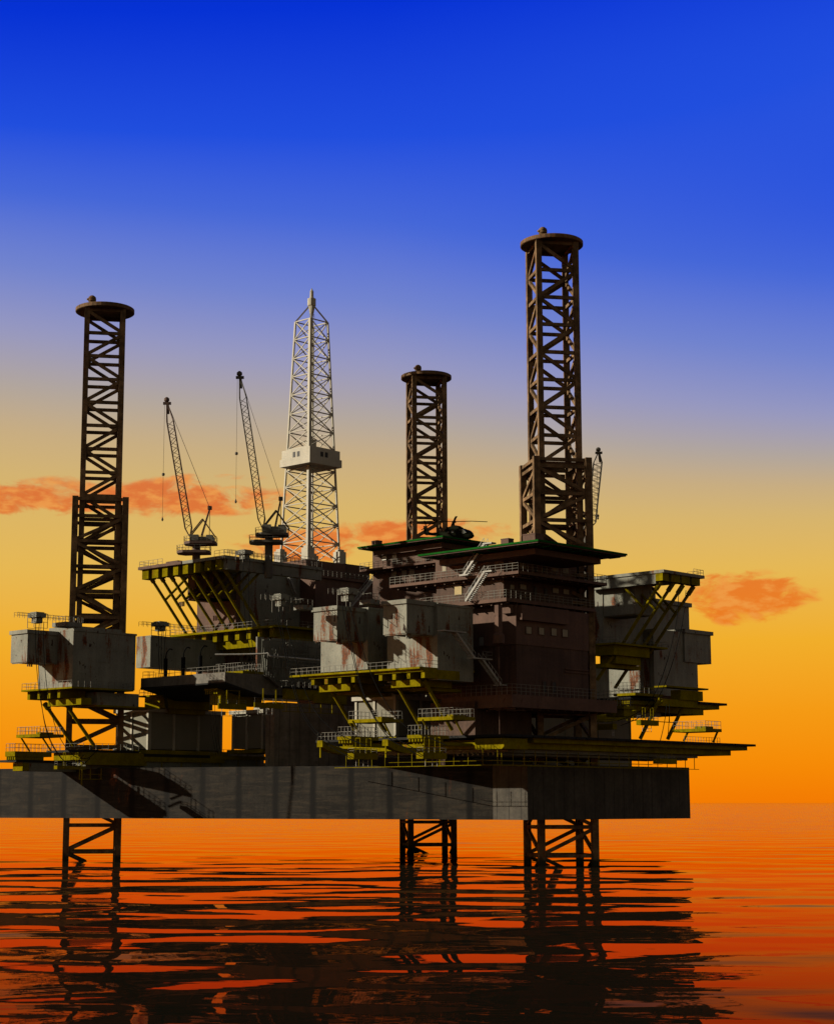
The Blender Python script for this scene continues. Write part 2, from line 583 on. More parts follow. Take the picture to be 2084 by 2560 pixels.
cen = [(x - pB.x, y - pB.y) for x, y in hull_xy]
shrink = []
cxm, cym = sum(p[0] for p in cen) / 7, sum(p[1] for p in cen) / 7
for x, y in cen:
    d = Vector((cxm - x, cym - y)).normalized() * .9
    shrink.append((x + d.x, y + d.y))
MB().prism(shrink[::1], .05, H - .05).build('hull_core', HULLD, t_hull)
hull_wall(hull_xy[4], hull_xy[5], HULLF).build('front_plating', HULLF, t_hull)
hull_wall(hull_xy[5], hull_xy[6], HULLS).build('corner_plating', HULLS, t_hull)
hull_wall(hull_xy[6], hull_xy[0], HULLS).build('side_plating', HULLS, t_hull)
for i in range(0, 4):
    hull_wall(hull_xy[i], hull_xy[i + 1], HULLS).build('rear_plating', HULLS, t_hull)
# a low coaming that stands on the deck
fc = Frame(B6(1030, 530), 352, base=HT - .1)
xa = fc.hu(B6(1736, 530))[0]
za = fc.hu(B6(1180, 505))[1]
tc = thing('deck_coaming', 'low dark steel coaming on the hull deck below the two grey containers', 'coaming', fc)
MB().box(0, xa + 30, 0, 6, 0, za).build('plate', HULLD, tc)


# ------------------------------------------------------------------ the lattice legs
def leg(cx, cy, ztop, zsleeve, label, zdeep=34.0):
    fr = Frame(origin=(cx, cy, -1.5), ang=10)
    t = thing('lattice_leg', label, 'rig leg', fr, 'square lattice legs of the rig')
    Z = lambda z: z + 1.5

    def half(a, c, z0, z1, par, pw):
        cor = [(-a, -a), (a, -a), (a, a), (-a, a)]
        for x, y in cor:
            MB().box(x - c / 2, x + c / 2, y - c / 2, y + c / 2, Z(z0), Z(z1)).build('chord', RUSTY, t)
        if pw:                     # lower lattice: levels counted up from just above the water
            lev = [1.75 + 4.85 * j for j in range(-1, int((z1 - 1.75 - .9) / 4.85) + 1)][::-1]
            par = (len(lev) - 2) % 2
        else:
            jo = round((55 - 1.75) / 4.85)          # keep step with the lower lattice where the two overlap
            zo = 1.75 + 4.85 * jo
            nn = min((n_ for n_ in range(6, 16) if (n_ - jo) % 2 == 0), key=lambda n_: abs((z1 - .45 - zo) / n_ - 5.0))
            PH = (z1 - .45 - zo) / nn
            lev = [z1 - .45 - PH * j for j in range(int((z1 - z0) / PH) + 1)]
        for k in range(4):
            (x0, y0), (x1, y1) = cor[k], cor[(k + 1) % 4]
            mb = MB()
            if pw:
                mb.bar((x0, y0, Z(z1 - .45)), (x1, y1, Z(z1 - .45)), .55, .6)
            for i, zt in enumerate(lev):
                mb.bar((x0, y0, Z(zt)), (x1, y1, Z(zt)), .55, .6)
                if i + 1 == len(lev):
                    break
                zb = lev[i + 1]
                if (i + (0, 0, 1, 1)[k] + par) % 2 == 0:
                    mb.bar((x0, y0, Z(zt - .2)), (x1, y1, Z(zb + .2)), .5, .6)
                else:
                    mb.bar((x1, y1, Z(zt - .2)), (x0, y0, Z(zb + .2)), .5, .6)
            mb.build('bracing', RUSTY, t)

    half(4.75, 1.15, -1.5, zsleeve, 0, 1)
    half(3.45, 1.0, zdeep, ztop, 0, 0)
    MB().lathe([(5.6, 0), (5.75, .1), (5.75, .75), (5.6, .85)], (0, 0, Z(ztop) - .1), 40).build('top_disc', RUSTY, t)
    b = (-2.6, -3.6)
    be = MB()
    be.lathe([(.45, 0), (.3, .25), (.75, .45), (.8, .75), (.62, .8), (.8, .9), (.7, 1.3), (.35, 1.6), (.05, 1.7)], (b[0], b[1], Z(ztop) + .72), 18)
    be.bar((b[0], b[1], Z(ztop) + 1.5), (b[0] - 1.0, b[1] - .2, Z(ztop) + 1.55), .45, .3)
    be.build('beacon', RUSTY, t, True)
    return t


def leg_pos(px, py, D):
    p = pix((px, py), D)
    return p.x, p.y


for px, D, yt, ys_, lab in ((1400.3, 318.5, 596, 1155, 'tallest rusty lattice leg with round top disc, right of the red accommodation block'),
                            (230.5, 344, 762, 1252, 'rusty lattice leg at the far left behind the grey module'),
                            (1069.3, 400, 928, 1480, 'most distant rusty lattice leg, rising behind the helicopter')):
    x, y = leg_pos(px, 2060, D)
    leg(x, y, pix((px, yt + 20), D).z, pix((px, ys_), D).z, lab)

# ------------------------------------------------------------------ builders for the things on the rig
def grey_module(label, main, D, base, left, right, over=None, mats=(GREY, GREY), cap=.7, group='grey process modules', roof=None, name='process_module'):
    """a steel box with an overhanging upper room on its left side"""
    fr = Frame(main, D, base=base)
    zt = pix(main, D).z - fr.o.z
    lu = fr.hu(right)[0]
    lv = fr.hv(left)[0]
    t = thing(name, label, 'module', fr, group)
    MB().box(0, lu, 0, lv, 0, zt).build('main_body', mats[0], t)
    if over:
        oc, ob, ol, orr = over
        y0 = max(.15, fr.hv(orr)[0])
        ox, oz1 = fr.hu(oc, y0)
        oz0 = fr.hu(ob, y0)[1]
        y1 = fr.hv(ol, ox)[0]
        MB().box(ox, -.02, y0, y1, oz0, oz1 - cap).build('overhanging_room', mats[1], t)
        MB().box(ox - .3, .4, y0 - .25, y1 + .25, oz1 - cap, oz1).build('roof_cap', mats[1], t)
        mb = MB()
        for k in range(3):
            mb.box(ox + .5 + k * .5, ox + .7 + k * .5, y0 + .5 + k * .1, y0 + .7 + k * .1, oz0 - .8, oz0)
        mb.build('drain_pipes', mats[1], t)
        mb = MB()
        mb.box(ox + .15, ox + .4, y0 + .2, y1 - .2, oz0 - .18, oz0)
        mb.box(-.5, -.2, y0 + .2, y1 - .2, oz0 - .18, oz0)
        mb.build('floor_beam', mats[1], t)
    # weld ridges and small ledges on the right-hand wall
    for k in range(3):
        z = zt * (.25 + .22 * k)
        x = lu * (.1 + .27 * k)
        MB().box(x, x + lu * .22, -.06, 0, z, z + .08).build('wall_ledge', mats[0], t)
    mb = MB()
    mb.box(-.02, lu + .15, -.15, lv + .02, zt + .005, zt + .35)
    mb.build('roof_edge', mats[0], t)
    if roof:
        x1, z1 = fr.hu(roof, 1)
        MB().box(.6, x1, 1, lv * .8, zt + .36, zt + max(.9, z1 - zt)).build('roof_housing', mats[0], t)
    return fr, t, zt, lu, lv


def platform(name, label, cat, corner, D, left, right, th=.35, mat=YEL, group=None, rail=True, railmat=RAILM, sp=1.4, h=1.15, inset=.1, base=None):
    fr = Frame(corner, D)
    fr.o.z -= th
    lu = fr.hu(right)[0]
    lv = fr.hv(left)[0]
    t = thing(name, label, cat, fr, group)
    MB().box(0, lu, 0, lv, 0, th).build('deck_slab', mat, t)
    if rail:
        i = inset
        MB().rail([(lu - i, lv - i, th), (i, lv - i, th), (i, i, th), (lu - i, i, th), (lu - i, lv - i, th)], h, sp).build('railing', railmat, t)
    return fr, t, lu, lv


def strut(fr, t, a, b, y, r=.3, mat=YEL, head=True):
    xa, za = fr.hu(a, y)
    xb, zb = fr.hu(b, y)
    p, q = Vector((xa, y, za)), Vector((xb, y, zb))
    mb = MB().tube(p, q, r, 12)
    if head:
        mb.tube(p, p.lerp(q, .12), r * 1.5, 12)
    mb.build('strut', mat, t)
    return p, q


def beams_u(fr, t, ends, z0, z1, x0, x1, w, mat=YEL, name='beam'):
    for y in ends:
        MB().box(x0, x1, y - w / 2, y + w / 2, z0, z1).build(name, mat, t)


def legs_lookout(label, corner, D, left, right, feet):
    """a small yellow lookout platform on two slanting posts"""
    fr, t, lu, lv = platform('lookout_platform', label, 'platform', corner, D, left, right, .55, group='yellow lookout platforms', sp=.9, h=1.35)
    MB().box(.3, lu * .6, .2, 1.6, .56, .85).build('hatch', YEL, t)
    for a, b, y in feet:
        strut(fr, t, a, b, y, .16, head=False)
    return fr, t


def basket(label, corner, D, left, right, top, bottom, railtop, ladder=True):
    fr = Frame(corner, D, base=bottom)
    zt = pix(top, D).z - fr.o.z
    lu, lv = fr.hu(right)[0], fr.hv(left)[0]
    t = thing('hanging_gangway', label, 'gangway', fr, 'yellow box gangways hanging under the decks')
    MB().box(0, lu, 0, lv, 0, zt).build('trough', YEL, t)
    zr = pix(railtop, D).z - fr.o.z
    MB().rail([(.1, .1, zt), (.1, lv - .1, zt), (lu - .1, lv - .1, zt), (lu - .1, .1, zt), (.1, .1, zt)], zr - zt, 2.2, .05).build('railing', RAILM, t)
    mb = MB()
    for x in (lu * .3, lu * .75):
        for y in (.2, lv - .2):
            mb.bar((x, y, zt), (x, y, zr + 1.6), .07)
        mb.bar((x, .2, zr + 1.6), (x, lv - .2, zr + 1.6), .07)
    mb.bar((lu * .3, lv / 2, zr + 1.6), (lu * .75, lv / 2, zr + 1.6), .07)
    mb.build('hanger', YEL, t)
    if ladder:
        mb = MB()
        for x in (lu * .15, lu * .45, lu * .65):
            mb.bar((x, .3, 0), (x, .3, -zt * 1.2), .06)
        mb.bar((lu * .15, .3, -zt * 1.2), (lu * .65, .3, -zt * 1.2), .06)
        mb.bar((lu * .15, .3, -zt * .6), (lu * .65, .3, -zt * .6), .06)
        mb.build('ladder', STEEL, t)
    return fr, t


def hose_gantry(label, c, D, sl, sr, h, railleft, railright, slab=None):
    """a boom with rails that carries a cable box out over the side"""
    fr = Frame(c, D)
    k = D * .000222 * .20737
    t = thing('hose_gantry', label, 'hose gantry', fr, 'hose gantries with cable boxes')
    w = (sr[0] - sl[0]) / FPX * D / .95
    MB().box(-w * .35, w * .35, -w * .42, w * .42, -h * .45, 0).box(-w * .3, w * .3, -w * .3, w * .3, 0, .18).build('cable_box', MACH, t)
    MB().box(-w * .22, w * .22, -w * .25, w * .25, -h, -h * .45 - .003).build('winch_box', MACH, t)
    mb = MB()
    for y in (-w * .35, w * .3):
        for x in (-w * .45, w * .5):
            mb.bar((x, y, -h * 1.5), (x, y, -.05), .08)
        for z in (-h * 1.5, -h * .9, -.1):
            mb.bar((-w * .45, y, z), (w * .5, y, z), .07)
    mb.build('cage', RAILM, t)
    xl = fr.hu(railleft)[0]
    xr = fr.hu(railright)[0]
    mb = MB()
    mb.rail([(xl, -.5, -1.0), (xr, -.5, -1.0)], .85, 1.1, .05)
    mb.rail([(xl, .5, -1.0), (xr, .5, -1.0)], .85, 1.1, .05)
    mb.build('boom_rail', RAILM, t)
    if slab:
        sc, sl_, sr_ = slab
        f2 = Frame(sc, D)
        x0, y0, z0 = fr.loc(f2.o)
        lu, lv = f2.hu(sr_)[0], f2.hv(sl_)[0]
        MB().box(x0, x0 + lu, y0, y0 + lv, z0 - .75, z0).build('landing_slab', GREY2, t)
        MB().rail([(x0 + lu, y0 + .1, z0), (x0 + .1, y0 + .1, z0), (x0 + .1, y0 + lv, z0)], 1.0, 1.0, .05).build('railing', RAILM, t)
    return fr, t


def hose(label, pts, D, r=.065):
    ps = []
    for i, p in enumerate(pts):
        ps.append(pix(p[:2], D if len(p) == 2 else p[2]))
    o0 = ps[0].copy()
    o = MB().cable([p - o0 for p in ps], r).build('hanging_hose', HOSE, None, True)
    o.location = o0
    tag(o, label, 'hose', 'black hoses hanging from the cable boxes')
    return o


def stairs(parent, fr, a, b, y, w=1.0, mat=STEEL, n=16, name='staircase'):
    """a straight flight in the plane local y; a is the foot, b the head, both as pixels"""
    xa, za = fr.hu(a, y) if not isinstance(a, Vector) else (a.x, a.z)
    xb, zb = fr.hu(b, y) if not isinstance(b, Vector) else (b.x, b.z)
    mb = MB()
    for yy in (y, y + w):
        mb.bar((xa, yy, za), (xb, yy, zb), .12, .35)
        mb.bar((xa, yy, za + 1.0), (xb, yy, zb + 1.0), .06)
        for i in range(0, 7):
            f = i / 6
            mb.bar((xa + (xb - xa) * f, yy, za + (zb - za) * f), (xa + (xb - xa) * f, yy, za + (zb - za) * f + 1.0), .05)
    for i in range(n):
        f = (i + .5) / n
        x, z = xa + (xb - xa) * f, za + (zb - za) * f
        mb.box(x - .16, x + .16, y, y + w, z - .03, z + .04)
    o = mb.build(name, mat, parent)
    return o


def stairs_v(parent, fr, a, b, x, w=1.0, mat=STEEL, n=18, name='staircase'):
    ya, za = fr.hv(a, x)
    yb, zb = fr.hv(b, x)
    mb = MB()
    for xx in (x, x - w):
        mb.bar((xx, ya, za), (xx, yb, zb), .12, .38)
        mb.bar((xx, ya, za + 1.0), (xx, yb, zb + 1.0), .06)
        for i in range(0, 7):
            f = i / 6
            mb.bar((xx, ya + (yb - ya) * f, za + (zb - za) * f), (xx, ya + (yb - ya) * f, za + (zb - za) * f + 1.0), .05)
    for i in range(n):
        f = (i + .5) / n
        y, z = ya + (yb - ya) * f, za + (zb - za) * f
        mb.box(x - w, x, y - .16, y + .16, z - .03, z + .05)
    return mb.build(name, mat, parent)


def win_u(parent, fr, a, b, y, mat=WIN, name='window'):
    x0, z1 = fr.hu(a, y)
    x1, z0 = fr.hu(b, y)
    if x0 > x1: x0, x1 = x1, x0
    if z0 > z1: z0, z1 = z1, z0
    o = MB().box(x0, x1, y - .05, y + .05, z0, z1).build(name, mat, parent)
    f = MB()
    f.box(x0 - .1, x0, y - .1, y + .05, z0 - .1, z1 + .1).box(x1, x1 + .1, y - .1, y + .05, z0 - .1, z1 + .1)
    f.box(x0, x1, y - .1, y + .05, z1, z1 + .1).box(x0, x1, y - .1, y + .05, z0 - .1, z0)
    f.build('frame', RED2, o)


def win_v(parent, fr, a, b, x, mat=WIN, name='window'):
    y1, z1 = fr.hv(a, x)
    y0, z0 = fr.hv(b, x)
    if y0 > y1: y0, y1 = y1, y0
    if z0 > z1: z0, z1 = z1, z0
    o = MB().box(x - .05, x + .05, y0, y1, z0, z1).build(name, mat, parent)
    f = MB()
    f.box(x - .1, x + .05, y0 - .1, y0, z0 - .1, z1 + .1).box(x - .1, x + .05, y1, y1 + .1, z0 - .1, z1 + .1)
    f.box(x - .1, x + .05, y0, y1, z1, z1 + .1).box(x - .1, x + .05, y0, y1, z0 - .1, z0)
    f.build('frame', RED2, o)


def crane(label, D, base, tip, gantry, ped, decks, house, mat, hook, hookball, wboom=1.5, away=0.0):
    """pedestal crane with a raised lattice boom"""
    o = pix(ped[1], D)
    t = thing('pedestal_crane', label, 'crane', None, 'lattice boom pedestal cranes', loc=o)
    L = lambda p, d=0.0: pix(p, D + d) - o
    k = D / FPX
    if ped[2]:
        r = ped[2] * k / 2
        MB().tube((0, 0, -3), (0, 0, L(ped[0]).z), r, 20).build('pedestal', mat, t, False)
    for (l, r_, y) in decks:
        a, b = L((l, y)), L((r_, y))
        c = (a + b) / 2
        w = (b - a).length
        dk = MB().prism([(c.x - w / 2, -w * .2), (c.x - w * .3, -w * .42), (c.x + w * .4, -w * .42), (c.x + w / 2, -w * .2), (c.x + w / 2, w * .25), (c.x - w * .3, w * .4), (c.x - w / 2, w * .2)], c.z - .5, c.z)
        d_ = dk.build('deck', mat, t)
        MB().rail([(c.x - w / 2, -w * .2, c.z), (c.x - w * .3, -w * .4, c.z), (c.x + w * .4, -w * .4, c.z), (c.x + w / 2 - .05, -w * .2, c.z), (c.x + w / 2 - .05, w * .25, c.z), (c.x - w * .3, w * .38, c.z), (c.x - w / 2, w * .2, c.z), (c.x - w / 2, -w * .2, c.z)], 1.1, 1.2, .055).build('railing', RAILM, d_)
    if house:
        (hl, ht), (hr, hb) = house
        a, b = L((hl, ht)), L((hr, hb))
        MB().box(a.x + .4, b.x, -1.6, 1.4, b.z, a.z - .35).box(a.x + .2, a.x + 1.9, -1.9, -.5, b.z + .2, a.z).box(b.x - 1.6, b.x - .3, -1.2, 1.0, a.z - .35, a.z + .05).build('machine_house', MACH, t)
        MB().box(a.x + .15, a.x + .2, -1.7, -.7, b.z + .8, a.z - .3).build('cab_window', WIND, t)
    p, q = L(base), L(tip, away)
    d = (q - p)
    n = 22
    side = Vector((0, 1, 0)) * wboom / 2
    nrm = d.normalized().cross(Vector((0, 1, 0))).normalized() * wboom / 2
    def sect(f):
        s_ = min(1, f / .06 + .15) if f < .06 else (1 - .85 * max(0, (f - .86) / .14))
        s_ = max(.12, s_)
        c = p + d * f
        return [c + (side + nrm) * s_, c + (side - nrm) * s_, c + (-side - nrm) * s_, c + (-side + nrm) * s_]
    mb = MB()
    fs = [0, .06] + [.06 + .80 * i / n for i in range(1, n + 1)] + [1.0]
    for i in range(len(fs) - 1):
        a, b = sect(fs[i]), sect(fs[i + 1])
        for j in range(4):
            mb.bar(a[j], b[j], .17)
            if i > 0 and i < len(fs) - 2:
                if i % 2:
                    mb.bar(a[j], b[(j + 1) % 4], .09)
                else:
                    mb.bar(a[(j + 1) % 4], b[j], .09)
    mb.build('lattice_boom', mat, t)
    c = q
    MB().box(c.x - .8, c.x + .8, -.3 + c.y, .3 + c.y, c.z - .25, c.z + .25).lathe([(.1, -.5), (.55, -.2), (.55, .3), (.2, .6)], (c.x - .1, c.y, c.z + .7), 12).bar((c.x + .1, c.y, c.z), (c.x + .25, c.y, c.z - 2.2), .7, .5).build('boom_head', mat, t)
    if gantry:
        g = L(gantry)
        mb = MB()
        mid = p + Vector((2.6, 0, 3.4))
        for y in (-.8, .8):
            yy = Vector((0, y, 0))
            mb.bar(p + yy, mid + yy, .22)
            mb.bar(mid + yy, mid + yy + Vector((2.6, 0, -3.6)), .24)
            mb.bar(g + yy * .3, Vector((p.x + 2.4, y, p.z)), .2)
        mb.box(g.x - .4, g.x + .4, -.5, .5, g.z - .3, g.z + .4)
        mb.build('gantry_frame', mat, t)
        mb = MB()
        for y in (-.5, .5):
            mb.bar(g + Vector((0, y, 0)), q + Vector((.2, y * .5, -.2)), .07)
            mb.bar(g + Vector((0, y, 0)), Vector((g.x, y, p.z)), .06)
        mb.build('pendant_line', DARKST, t)
    h = q + Vector((-.5, 0, 0))
    hz = L(hook).z if not away else L(hook, away).z
    mb = MB()
    mb.bar(h, (h.x, h.y, hz), .055)
    mb.build('hoist_line', DARKST, t)
    hb_ = L(hookball, away).z
    MB().lathe([(.05, -.35), (.3, -.2), (.3, .2), (.05, .35)], (h.x, h.y, hb_), 10).lathe([(.08, -.6), (.25, -.3), (.15, 0), (.05, .3)], (h.x, h.y, hz), 10).build('hook_block', DARKST, t)
    return t


# ------------------------------------------------------------------ grey modules at the front and left
grey_module('grey rust-streaked module at the far left of the rig, before the left leg', B1(890, 612), 324, B1(890, 1290), B1(462, 1300), B1(1640, 680),
            over=(B1(340, 595), B1(340, 985), B1(143, 625), B1(705, 630)), roof=B1(1470, 600))
g1 = grey_module('rust-streaked grey module with sunlit side, left one of the two on the front yellow platform', A2(1040, 553), 302, A2(1040, 925), A2(748, 940), A2(1190, 575),
                 over=(A2(850, 530), A2(850, 738), A2(705, 545), A2(1022, 555)))
g2 = grey_module('rust-streaked grey module directly against the red accommodation block, on the front yellow platform', A2(1470, 527), 292, A2(1470, 990), A2(1160, 915), A2(1690, 550),
                 over=(A2(1280, 490), A2(1280, 700), A2(1135, 505), A2(1452, 520)))
grey_module('long low grey module with rust streaks, between the far left module and the black-edged prow', A1(935, 850), 352, A1(935, 1035), A1(848, 865), A1(1640, 930),
            over=None)

# ------------------------------------------------------------------ the upper left module group
fr = Frame(B2(840, 130), 345)
lu = fr.hu(B2(1690, 235))[0]
lv = fr.hv(B2(95, 222))[0]
yhalf = fr.hv(B2(468, 180))[0]
YM = 13.0
troof = thing('roof_deck', 'wide grey and red roof deck held out over eight yellow box beams', 'roof deck', fr)
MB().prism([(0, 0), (lu, 0), (lu, 1.6), (13.5, 1.6), (13.5, yhalf), (0, yhalf)], -.6, 0).build('grey_roof_slab', GREY, troof)
MB().box(-.2, lu, yhalf + .004, lv, -.6, -.02).build('red_roof_slab', RED, troof)
MB().box(fr.hu(B2(872, 180))[0], lu, .3, 1.4, -2.6, -.604).build('side_fascia', GREY, troof)
MB().rail([(.1, lv * .72, 0), (.1, lv - .1, 0), (lu * .5, lv - .1, 0)], 1.1, 1.4).rail([(.1, lv * .12, 0), (.1, .2, 0), (lu, .2, 0)], 1.1, 1.4).build('railing', RAILM, troof)
MB().box(1, 3.5, lv * .58, lv * .72, .004, .5).build('roof_hatch', RED, troof)
beam_l = [125, 212, 300, 395, 478, 575, 667, 762]
beam_r = [180, 265, 345, 437, 522, 627, 720, 812]
tops = [(185, 305), (272, 295), (360, 290), (450, 285), (545, 270), (640, 260), (735, 245), (830, 235)]
bots = [(510, 820), (600, 835), (690, 825), (785, 815), (880, 808), (965, 800), (1062, 795), (1160, 785)]
disp = None
for i in range(8):
    yt = 240 - i * 11
    y1 = fr.hv(B2(beam_l[i], yt), .4)[0]
    y0 = fr.hv(B2(beam_r[i], yt), .4)[0]
    MB().box(.4, 2.4, y0, y1, -2.55, -.604).build('box_beam', YEL, troof)
    ym = (y0 + y1) / 2
    p, q = strut(fr, troof, B2(*tops[i]), B2(*bots[i]), ym, .3)
    m0 = p.lerp(q, .42)
    MB().tube(m0, m0 + Vector((6.6, 0, 6.0)), .26, 10).build('cross_brace', YEL, troof)
MB().prism([(2.6, 1.6), (13, 1.6), (13, yhalf + .5), (lu - 1, yhalf + .5), (lu - 1, lv - 1.5), (2.6, lv - 1.5)], -1.3, -.606).build('under_deck', GREY, troof)


def sub(fr0, x, y, z=0.0):
    return Frame(origin=fr0.o + fr0.u * x + fr0.v * y + Vector((0, 0, z)), ang=46)


xm = fr.hu(B2(940, 400), YM)[0]
zb = fr.hu((600, 1742), YM)[1]
frm = sub(fr, xm, YM, zb)
hm = -.61 - zb
lum = frm.hu(B2(1655, 500))[0]
lvr = frm.hv(B2(600, 650))[0]
tu = thing('process_module', 'tall grey rust-streaked module under the roof deck with eight yellow beams', 'module', frm, 'grey process modules')
MB().box(1.2, lum, 0, lvr * .5, 0, hm).build('main_body', GREY, tu)
yo = .2
xo, zo1 = frm.hu(B2(745, 290), yo)
zo0 = frm.hu(B2(745, 500), yo)[1]
MB().box(xo + .9, 1.19, yo, lvr * .5, zo0, hm - .01).build('overhanging_room', GREY, tu)
for (x, z, w) in ((.2, .75, .12), (.35, .62, .1), (.5, .5, .16), (.55, .82, .14)):
    MB().box(lum * x, lum * (x + w), -.06, 0, hm * z, hm * z + .1).build('wall_ledge', GREY, tu)
stairs(tu, frm, B2(1460, 470), B2(1380, 260), -.9, .8, STEEL, 14)
frr = sub(frm, 0, .0, 0)
tr = thing('process_module', 'dark red module behind the slanting yellow struts of the roof deck', 'module', frr)
MB().box(0, 1.19, 0.05, lvr, 0, hm).box(1.195, lum * .6, lvr * .5 + .01, lvr, 0, hm).build('main_body', RED, tr)
MB().box(xo, -.004, yo, frr.hv(B2(520, 400), xo)[0], zo0, hm - .01).box(xo, xo + .89, yo, lvr * .5, zo0, hm - .01).build('overhanging_room', RED, tr)
mb = MB()
for k in range(4):
    mb.box(xo + .3, xo + .5, lvr * .8 + k * .5, lvr * .8 + .2 + k * .5, zo0 - 1.0, zo0)
mb.build('drain_pipes', RED, tr)

fp, tp, plu, plv = platform('work_platform', 'yellow work platform below the roof deck struts, on slanting yellow legs', 'platform', B2(1285, 735), 348, B2(365, 803), B2(1750, 780), .4, group='yellow work platforms')
for i in range(8):
    y = plv * (.06 + .105 * i)
    MB().box(1.2, 12, y, y + 1.2, -1.7, -.004).build('beam', YEL, tp)
MB().box(2.6, 14, .8, plv * .9, -3.2, -1.704).build('girder', YEL, tp)
MB().box(4.5, 13, 2, plv * .85, -3.9, -3.204).build('girder', YEL, tp)
for a, b in (((630, 890), (745, 1050)), ((812, 875), (900, 1000)), ((1000, 860), (1130, 1050)), ((1190, 850), (1325, 1050))):
    y = fp.hv(B2(*a), 4.6)[0]
    strut(fp, tp, B2(*a), B2(*b), y, .32)

# ------------------------------------------------------------------ yellow platform of the left module
fp, tp, plu, plv = platform('work_platform', 'yellow work platform under the far left grey module, held by two slanting struts', 'platform', B1(870, 1283), 320, B1(258, 1342), B1(1612, 1330), .3, group='yellow work platforms')
for ax in (172, 235, 297, 358):
    y = fp.hv(A1(ax, 1200), 1.0)[0]
    MB().box(1.0, fp.hu(A1(632, 1200), 0)[0], y - .8, y, -1.45, -.004).build('beam', YEL, tp)
MB().box(3.2, fp.hu(A1(600, 1235), 0)[0], 1.5, plv * .75, -2.7, -1.454).build('girder', YEL, tp)
MB().box(fp.hu(A1(600, 1200), 2)[0], fp.hu(A1(858, 1200), 2)[0], 1.8, plv * .8, -2.6, -.3).build('underbody', GREY, tp)
MB().box(fp.hu(A1(600, 1255), 2)[0], fp.hu(A1(970, 1250), 2)[0] * .98, 1.8, plv * .6, -2.9, -2.604).build('ledge', YEL, tp)
for a, b in (((278, 1262), (458, 1522)), ((392, 1240), (583, 1520))):
    y = fp.hv(A1(*a), 3.6)[0]
    strut(fp, tp, A1(*a), A1(*b), y, .33)

# ------------------------------------------------------------------ yellow platform of the two front modules
fp, tp, plu, plv = platform('work_platform', 'bright yellow work platform under the two front grey modules beside the red block', 'platform', A2(1360, 908), 289, A2(555, 955), A2(1702, 930), .32, group='yellow work platforms')
for ax in (690, 772, 855, 938, 1108, 1192, 1281, 1370):
    yr = 975 - (ax - 690) * .03
    y = fp.hv(A2(ax, yr), 1.0)[0]
    x1 = fp.hu(A2(1145 if ax < 1000 else 1605, 990 if ax < 1000 else 950), max(y - 6, 0))[0]
    MB().box(1.0, 9.5, y - .75, y, -1.45, -.42).build('beam', YEL, tp)
ya_, yb_ = fp.hv(A2(700, 965), .9)[0], fp.hv(A2(990, 950), .9)[0]
MB().box(.7, 9.5, yb_, ya_ + .8, -.41, -.004).box(.7, 9.5, -.1, fp.hv(A2(1100, 945), .9)[0] + .5, -.41, -.004).build('beam_top', YEL, tp)
for y0, y1 in ((fp.hv(A2(935, 1000), 3)[0], fp.hv(A2(745, 1010), 3)[0]), (fp.hv(A2(1375, 985), 3)[0] + .2, fp.hv(A2(1190, 990), 3)[0])):
    MB().box(2.8, 10.5, y0, y1, -2.6, -1.454).build('girder', YEL, tp)
    MB().box(6, 14, y0 + 1, y1 - 1, -3.1, -2.604).build('girder', YEL, tp)
for a, b in (((790, 1020), (957, 1300)), ((955, 1015), (1150, 1310)), ((1210, 1005), (1372, 1292)), ((1385, 992), (1560, 1300))):
    y = fp.hv(A2(*a), 3.4)[0]
    strut(fp, tp, A2(*a), A2(*b), y, .31)

# ------------------------------------------------------------------ the main lower deck and the parts hanging from it
fd = Frame(B8(155, 334), 286)
fd.o.z -= .4
dlu, dlv = fd.hu(A4(1458, 1392))[0], fd.hv(B7(345, 487))[0]
td = thing('pipe_deck', 'long black-edged lower deck jutting out to the right under the red block', 'deck', fd, 'black-edged cantilever decks')
mb = MB()
mb.box(0, dlu, 0, dlv, 0, .4)
for i in range(26):
    x = dlu * (i + .5) / 26
    mb.box(x, x + .5, -.12, 0, .02, .3)
mb.build('deck_edge', BLACK, td)
x1 = fd.hu(A4(1405, 1410), .8)[0]
x2 = fd.hu(A4(1290, 1432), 1.6)[0]
MB().box(8, x1, .8, dlv - 1, -.75, -.004).build('stringer', YEL, td)
MB().box(1.0, x2 + 1, 1.8, dlv - 2, -1.75, -.754).build('stringer', YEL, td)
MB().box(4, x2 - 8, 3, dlv - 4, -2.35, -1.754).build('pipe_trough', MACH, td)
mb = MB()
for i in range(9):
    mb.tube((3, 4 + i * 1.1, -2.6), (x2 - 10, 4 + i * 1.1, -2.6), .22, 8)
mb.build('pipes', MACH, td)
MB().box(.2, 6, fd.hv(B7(1480, 500), .2)[0] - 1, fd.hv(B7(1330, 500), .2)[0], -1.9, -.2).build('end_beam', YEL, td)
MB().rail([(.3, dlv * .62, .4), (.3, dlv - .2, .4), (8, dlv - .2, .4)], 1.3, .9).build('railing', RAILM, td)
xw = fd.hu(B8(1352, 470), 2)[0]
mb = MB()
for y in (2.0, 4.2):
    mb.bar((.5, y, -4.4), (xw, y, -4.4), .10)
    mb.bar((.5, y, -3.7), (xw * .8, y, -3.7), .06)
n = 20
for i in range(n):
    x = xw * (i + .5) / n
    mb.bar((x, 2.0, -4.4), (x, 2.0, -2.0), .09)
mb.build('hanging_walkway', YEL, td)
MB().bar((.4, 2, -4.4), (.4, dlv * .9, -4.4), .09).bar((.4, 2, -3.7), (.4, dlv * .6, -3.7), .06).build('hanging_walkway', YEL, td)
mb = MB()
for i in range(12):
    y = 2 + dlv * .86 * i / 12
    mb.bar((.4, y, -4.4), (.4, y, -2.0), .08)
mb.build('hanger', YEL, td)

